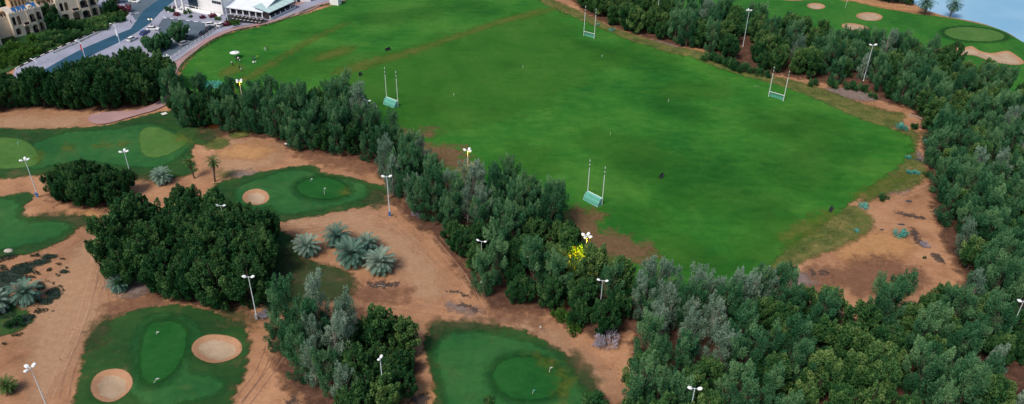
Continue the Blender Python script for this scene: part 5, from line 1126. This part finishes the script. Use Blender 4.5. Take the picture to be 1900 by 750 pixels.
def stone(px, py, rx, ry, h, m_, lb, nm='boulder', cat='boulder', sd=0):
    p = at(px, py); r = random.Random(sd+int(px)); prof = []; n = 14; mb = MB(); vs = []
    lev = [(.75, -.1), (1.0, .15), (.95, .5), (.7, .82), (.3, 1.0)]
    for a, z in lev:
        for i in range(n): t = 2*math.pi*i/n; k = 1 + r.uniform(-.09, .09); vs.append((rx*a*k*math.cos(t), ry*a*k*math.sin(t), h*z))
    fs = [(j*n+i, j*n+(i+1) % n, (j+1)*n+(i+1) % n, (j+1)*n+i) for j in range(4) for i in range(n)] + [tuple(range(4*n, 5*n))]
    mb.add(vs, fs); o = mb.build(nm, m_, smooth=True); o.location = p; tag(o, lb, cat); return o
RK = mat('pale_rock', (.50, .44, .38), .9, var=.25, vs=2); stone(16.5, 467, 1.1, .7, .7, RK, 'pale boulder lying on grass near the left edge')
stone(351, 57, .8, .8, 1.2, M_WHITE, 'white round stone at the tip of the parking island', 'white_stone', 'stone')
stone(313, 24, .5, .5, .9, M_WHITE, 'small white round stone by the portico bush', 'white_stone', 'stone')
stone(1003, 608, .3, .3, .4, RK, 'small pale stone on the track under the belt')
DK = mat('dark_debris', (.05, .055, .075), .8, var=.3, vs=3)
for px, py, rx, ry, lb in ((1686, 374, .9, .5, 'flat bluish dark slab on the orange clearing'), (1672, 417, 1.0, .35, 'dark flat debris above the large teal shrub'), (1636, 427, .5, .3, 'small dark debris at the clearing edge'), (1703, 297, 1.4, .4, 'dark debris on the grey soil by the wood'), (1290, 100, .5, .4, 'grey stone on top of the sand heap')):
    stone(px, py, rx, ry, .25, DK, lb, 'debris', 'debris')
# sign board lying flat on the grass by the cart path
p = at(305, 213); r = empty('tee_board', tuple(p), R(45)); tag(r, 'white square board standing low on grass by the cart path', 'board')
q = MB(); q.box((-.8, -.8, .35), (.8, .8, .43)); q.build('panel', mat('white_board', (.72, .68, .64), .6), r)
for sx in (-.6, .6):
    for sy in (-.6, .6): q = MB(); q.tube((sx, sy, 0), (sx, sy, .35), .05); q.build('leg', RAIL, r)
# fallen pale trunk, white litter near the belt
def log(a, b, rad, m_, lb):
    p, q_ = at(*a), at(*b); mb = MB(); d = q_-p; mb.path([(0, 0, rad), (d.x*.5, d.y*.5+.15, rad+.1), (d.x, d.y, d.z+rad)], [rad, rad*.85, rad*.5], 8); o = mb.build('fallen_log', m_); o.location = p; tag(o, lb, 'log')
log((1686, 214), (1712, 222), .2, BARKP, 'pale fallen log at the edge of the wood'); log((1398, 160.5), (1411, 161.5), .07, BARKP, 'thin pale branch on the grass near the right goal')
log((529, 268), (538, 271), .22, M_WHITE, 'white tube lying under the left tree belt')
log((712, 537), (722, 524), .12, BARK, 'dry branch under the grey palm'); log((700, 530), (716, 534), .08, BARKP, 'thin dry branch beside the grey palm')
# black portable goals / benches on the turf
def bench(px, py, hx, hy, lb):
    p, q_ = at(px, py), at(hx, hy); rz = math.atan2(q_.y-p.y, q_.x-p.x); r = empty('dugout_bench', tuple(p), rz); tag(r, lb, 'bench', 'black benches on the field')
    L = 1.25; q = MB(); q.box((-L, -.3, .42), (L, .3, .5)); q.build('seat', RAIL, r); q = MB(); q.box((-L, .26, .5), (L, .34, 1.1)); q.build('backrest', RAIL, r)
    for x in (-L+.1, L-.1): q = MB(); q.box((x-.05, -.28, 0), (x+.05, .3, .42)); q.build('leg', RAIL, r)
bench(720.5, 94, 727, 91.5, 'black bench on the yellow worn line'); bench(669, 140, 673, 134, 'black bench left of the far left goal'); bench(1228, 329, 1233, 323, 'black bench in the middle of the dark green turf'); bench(1542, 391, 1545, 386, 'black bench near the weedy field edge')

# ------------------------------------------------------------------ parasol and people on the field
p = at(437, 108); r = empty('parasol', tuple(p)); tag(r, 'large round white parasol standing on the field', 'parasol')
q = MB(); q.tube((0,0,0), (0,0,2.6), .05); q.build('pole', PINM, r)
q = MB(); n = 12; q.add([(1.75*math.cos(2*math.pi*i/n), 1.75*math.sin(2*math.pi*i/n), 2.2) for i in range(n)] + [(0, 0, 2.75)], [(i, (i+1) % n, n) for i in range(n)]); q.build('canopy', M_WHITE, r)
q = MB(); q.lathe([(.01, .12), (.35, .12), (.4, 0)], 12); q.build('base', RAIL, r)
SKIN = mat('skin', (.35, .2, .13), .7); HAIR = mat('dark_hair', (.02, .015, .012), .7)
CL = {'white': mat('white_shirt', (.75, .75, .75), .8), 'black': mat('black_clothes', (.02, .02, .025), .8), 'yellow': mat('yellow_vest', (.65, .75, .05), .8, emit=None), 'teal': mat('teal_shirt', (.10, .35, .33), .8), 'navy': mat('navy_trousers', (.02, .03, .06), .8)}
def person(px, py, top, bot, lb, rz=0, step=.18, sit=False, arm=.25):
    """one skinned body; the clothes are the colours of its own surface"""
    hip = .95 if not sit else .48
    J = {'pelvis': (0, 0, hip), 'chest': (0, .02, hip+.36), 'neck': (0, .02, hip+.52), 'head': (0, .05, hip+.66), 'crown': (0, .04, hip+.80)}
    E_ = [('pelvis', 'chest'), ('chest', 'neck'), ('neck', 'head'), ('head', 'crown')]; Rd = {'pelvis': .15, 'chest': .17, 'neck': .06, 'head': .10, 'crown': .085}
    for sg, nm in ((-1, 'l'), (1, 'r')):
        J[nm+'sh'] = (sg*.20, 0, hip+.46); J[nm+'el'] = (sg*(.26+arm*.2), .04+arm*.2, hip+.20); J[nm+'wr'] = (sg*(.25+arm*.1), .12+arm*.5, hip-.02+arm*.3); J[nm+'hd'] = (sg*(.25+arm*.1), .16+arm*.6, hip-.09+arm*.3)
        if sit: J[nm+'kn'] = (sg*.12, .45, .5); J[nm+'an'] = (sg*.12, .46, .08); J[nm+'to'] = (sg*.13, .66, .04)
        else: J[nm+'kn'] = (sg*.11, sg*step*.6+.03, .50); J[nm+'an'] = (sg*.11, sg*step, .08); J[nm+'to'] = (sg*.13, sg*step+.18, .04)
        J[nm+'hp'] = (sg*.10, 0, hip-.06)
        E_ += [('chest', nm+'sh'), (nm+'sh', nm+'el'), (nm+'el', nm+'wr'), (nm+'wr', nm+'hd'), ('pelvis', nm+'hp'), (nm+'hp', nm+'kn'), (nm+'kn', nm+'an'), (nm+'an', nm+'to')]
        Rd.update({nm+'sh': .08, nm+'el': .05, nm+'wr': .035, nm+'hd': .045, nm+'hp': .11, nm+'kn': .07, nm+'an': .045, nm+'to': .04})
    ks = list(J); me = bpy.data.meshes.new('person'); me.from_pydata([J[k] for k in ks], [(ks.index(a), ks.index(b)) for a, b in E_], [])
    o = bpy.data.objects.new('person', me); COL.objects.link(o); md = o.modifiers.new('skin', 'SKIN'); ss = o.modifiers.new('sub', 'SUBSURF'); ss.levels = 1; ss.render_levels = 1
    for i, k in enumerate(ks): me.skin_vertices[0].data[i].radius = (Rd[k], Rd[k]*.85); me.skin_vertices[0].data[i].use_root = (k == 'pelvis')
    dg = bpy.context.evaluated_depsgraph_get(); m2 = bpy.data.meshes.new_from_object(o.evaluated_get(dg)); o.modifiers.clear(); o.data = m2
    m2.materials.clear()
    for m_ in (SKIN, CL[top], CL[bot]): m2.materials.append(m_)
    for f in m2.polygons:
        z = f.center.z; f.use_smooth = True; f.material_index = 0 if z > hip+.52 or (abs(f.center.x) > .24 and z < hip+.12) else (1 if z > hip-.02 else 2)
    p = at(px, py); o.location = p; o.rotation_euler = (0, 0, rz); tag(o, lb, 'person')
    h = MB(); h.lathe([(.115, -.06), (.125, .02), (.11, .09), (.06, .135), (.005, .15)], 12, (0, .025, hip+.74)); h.build('hair', HAIR, o, smooth=True)
    return o
def chair(px, py, rz, lb):
    p = at(px, py); r = empty('folding_chair', tuple(p), rz); tag(r, lb, 'chair', 'chairs on the field'); q = MB(); q.box((-.25, -.22, .42), (.25, .25, .47)); q.build('seat', M_WHITE, r); q = MB(); q.box((-.25, -.27, .47), (.25, -.22, .9)); q.build('backrest', M_WHITE, r)
    for sx in (-.22, .22):
        for sy in (-.22, .22): q = MB(); q.tube((sx, sy, 0), (sx, sy, .42), .02, n=5); q.build('leg', STEEL, r)
person(431, 121, 'white', 'black', 'person in white shirt and dark trousers left of the parasol', .5); person(433, 124, 'black', 'black', 'person in black standing left of the parasol', 2)
person(439.5, 116, 'black', 'black', 'person in black just below the parasol', 1); person(443, 113, 'white', 'black', 'person in white top just below the parasol', 3); person(446, 117, 'white', 'navy', 'person in white shirt right of the group under the parasol', 2)
person(445, 130, 'black', 'black', 'person in black halfway to the lit floodlight', 1); person(448, 133.5, 'white', 'navy', 'person in white shirt nearest the lit floodlight', 4)
person(470, 112, 'black', 'navy', 'person in dark clothes at the left of the pair by the worn line', 2); person(473, 113, 'teal', 'black', 'person in teal shirt beside the worn line', 4); person(479, 110, 'yellow', 'navy', 'person in bright yellow vest by the worn line', 1)
person(492.5, 95, 'white', 'white', 'person in white beyond the yellow vest', 1); person(498, 93.5, 'black', 'black', 'person in black farthest up the worn line', 2)
person(244, 45, 'black', 'black', 'pedestrian in black on the pavement by the road', 1)
chair(441, 111, 1, 'white chair under the round parasol'); chair(474, 117, 2, 'white chair beside the person in teal'); chair(470, 118, 3, 'white chair left of the person in teal')
ctr = at(437, 108)
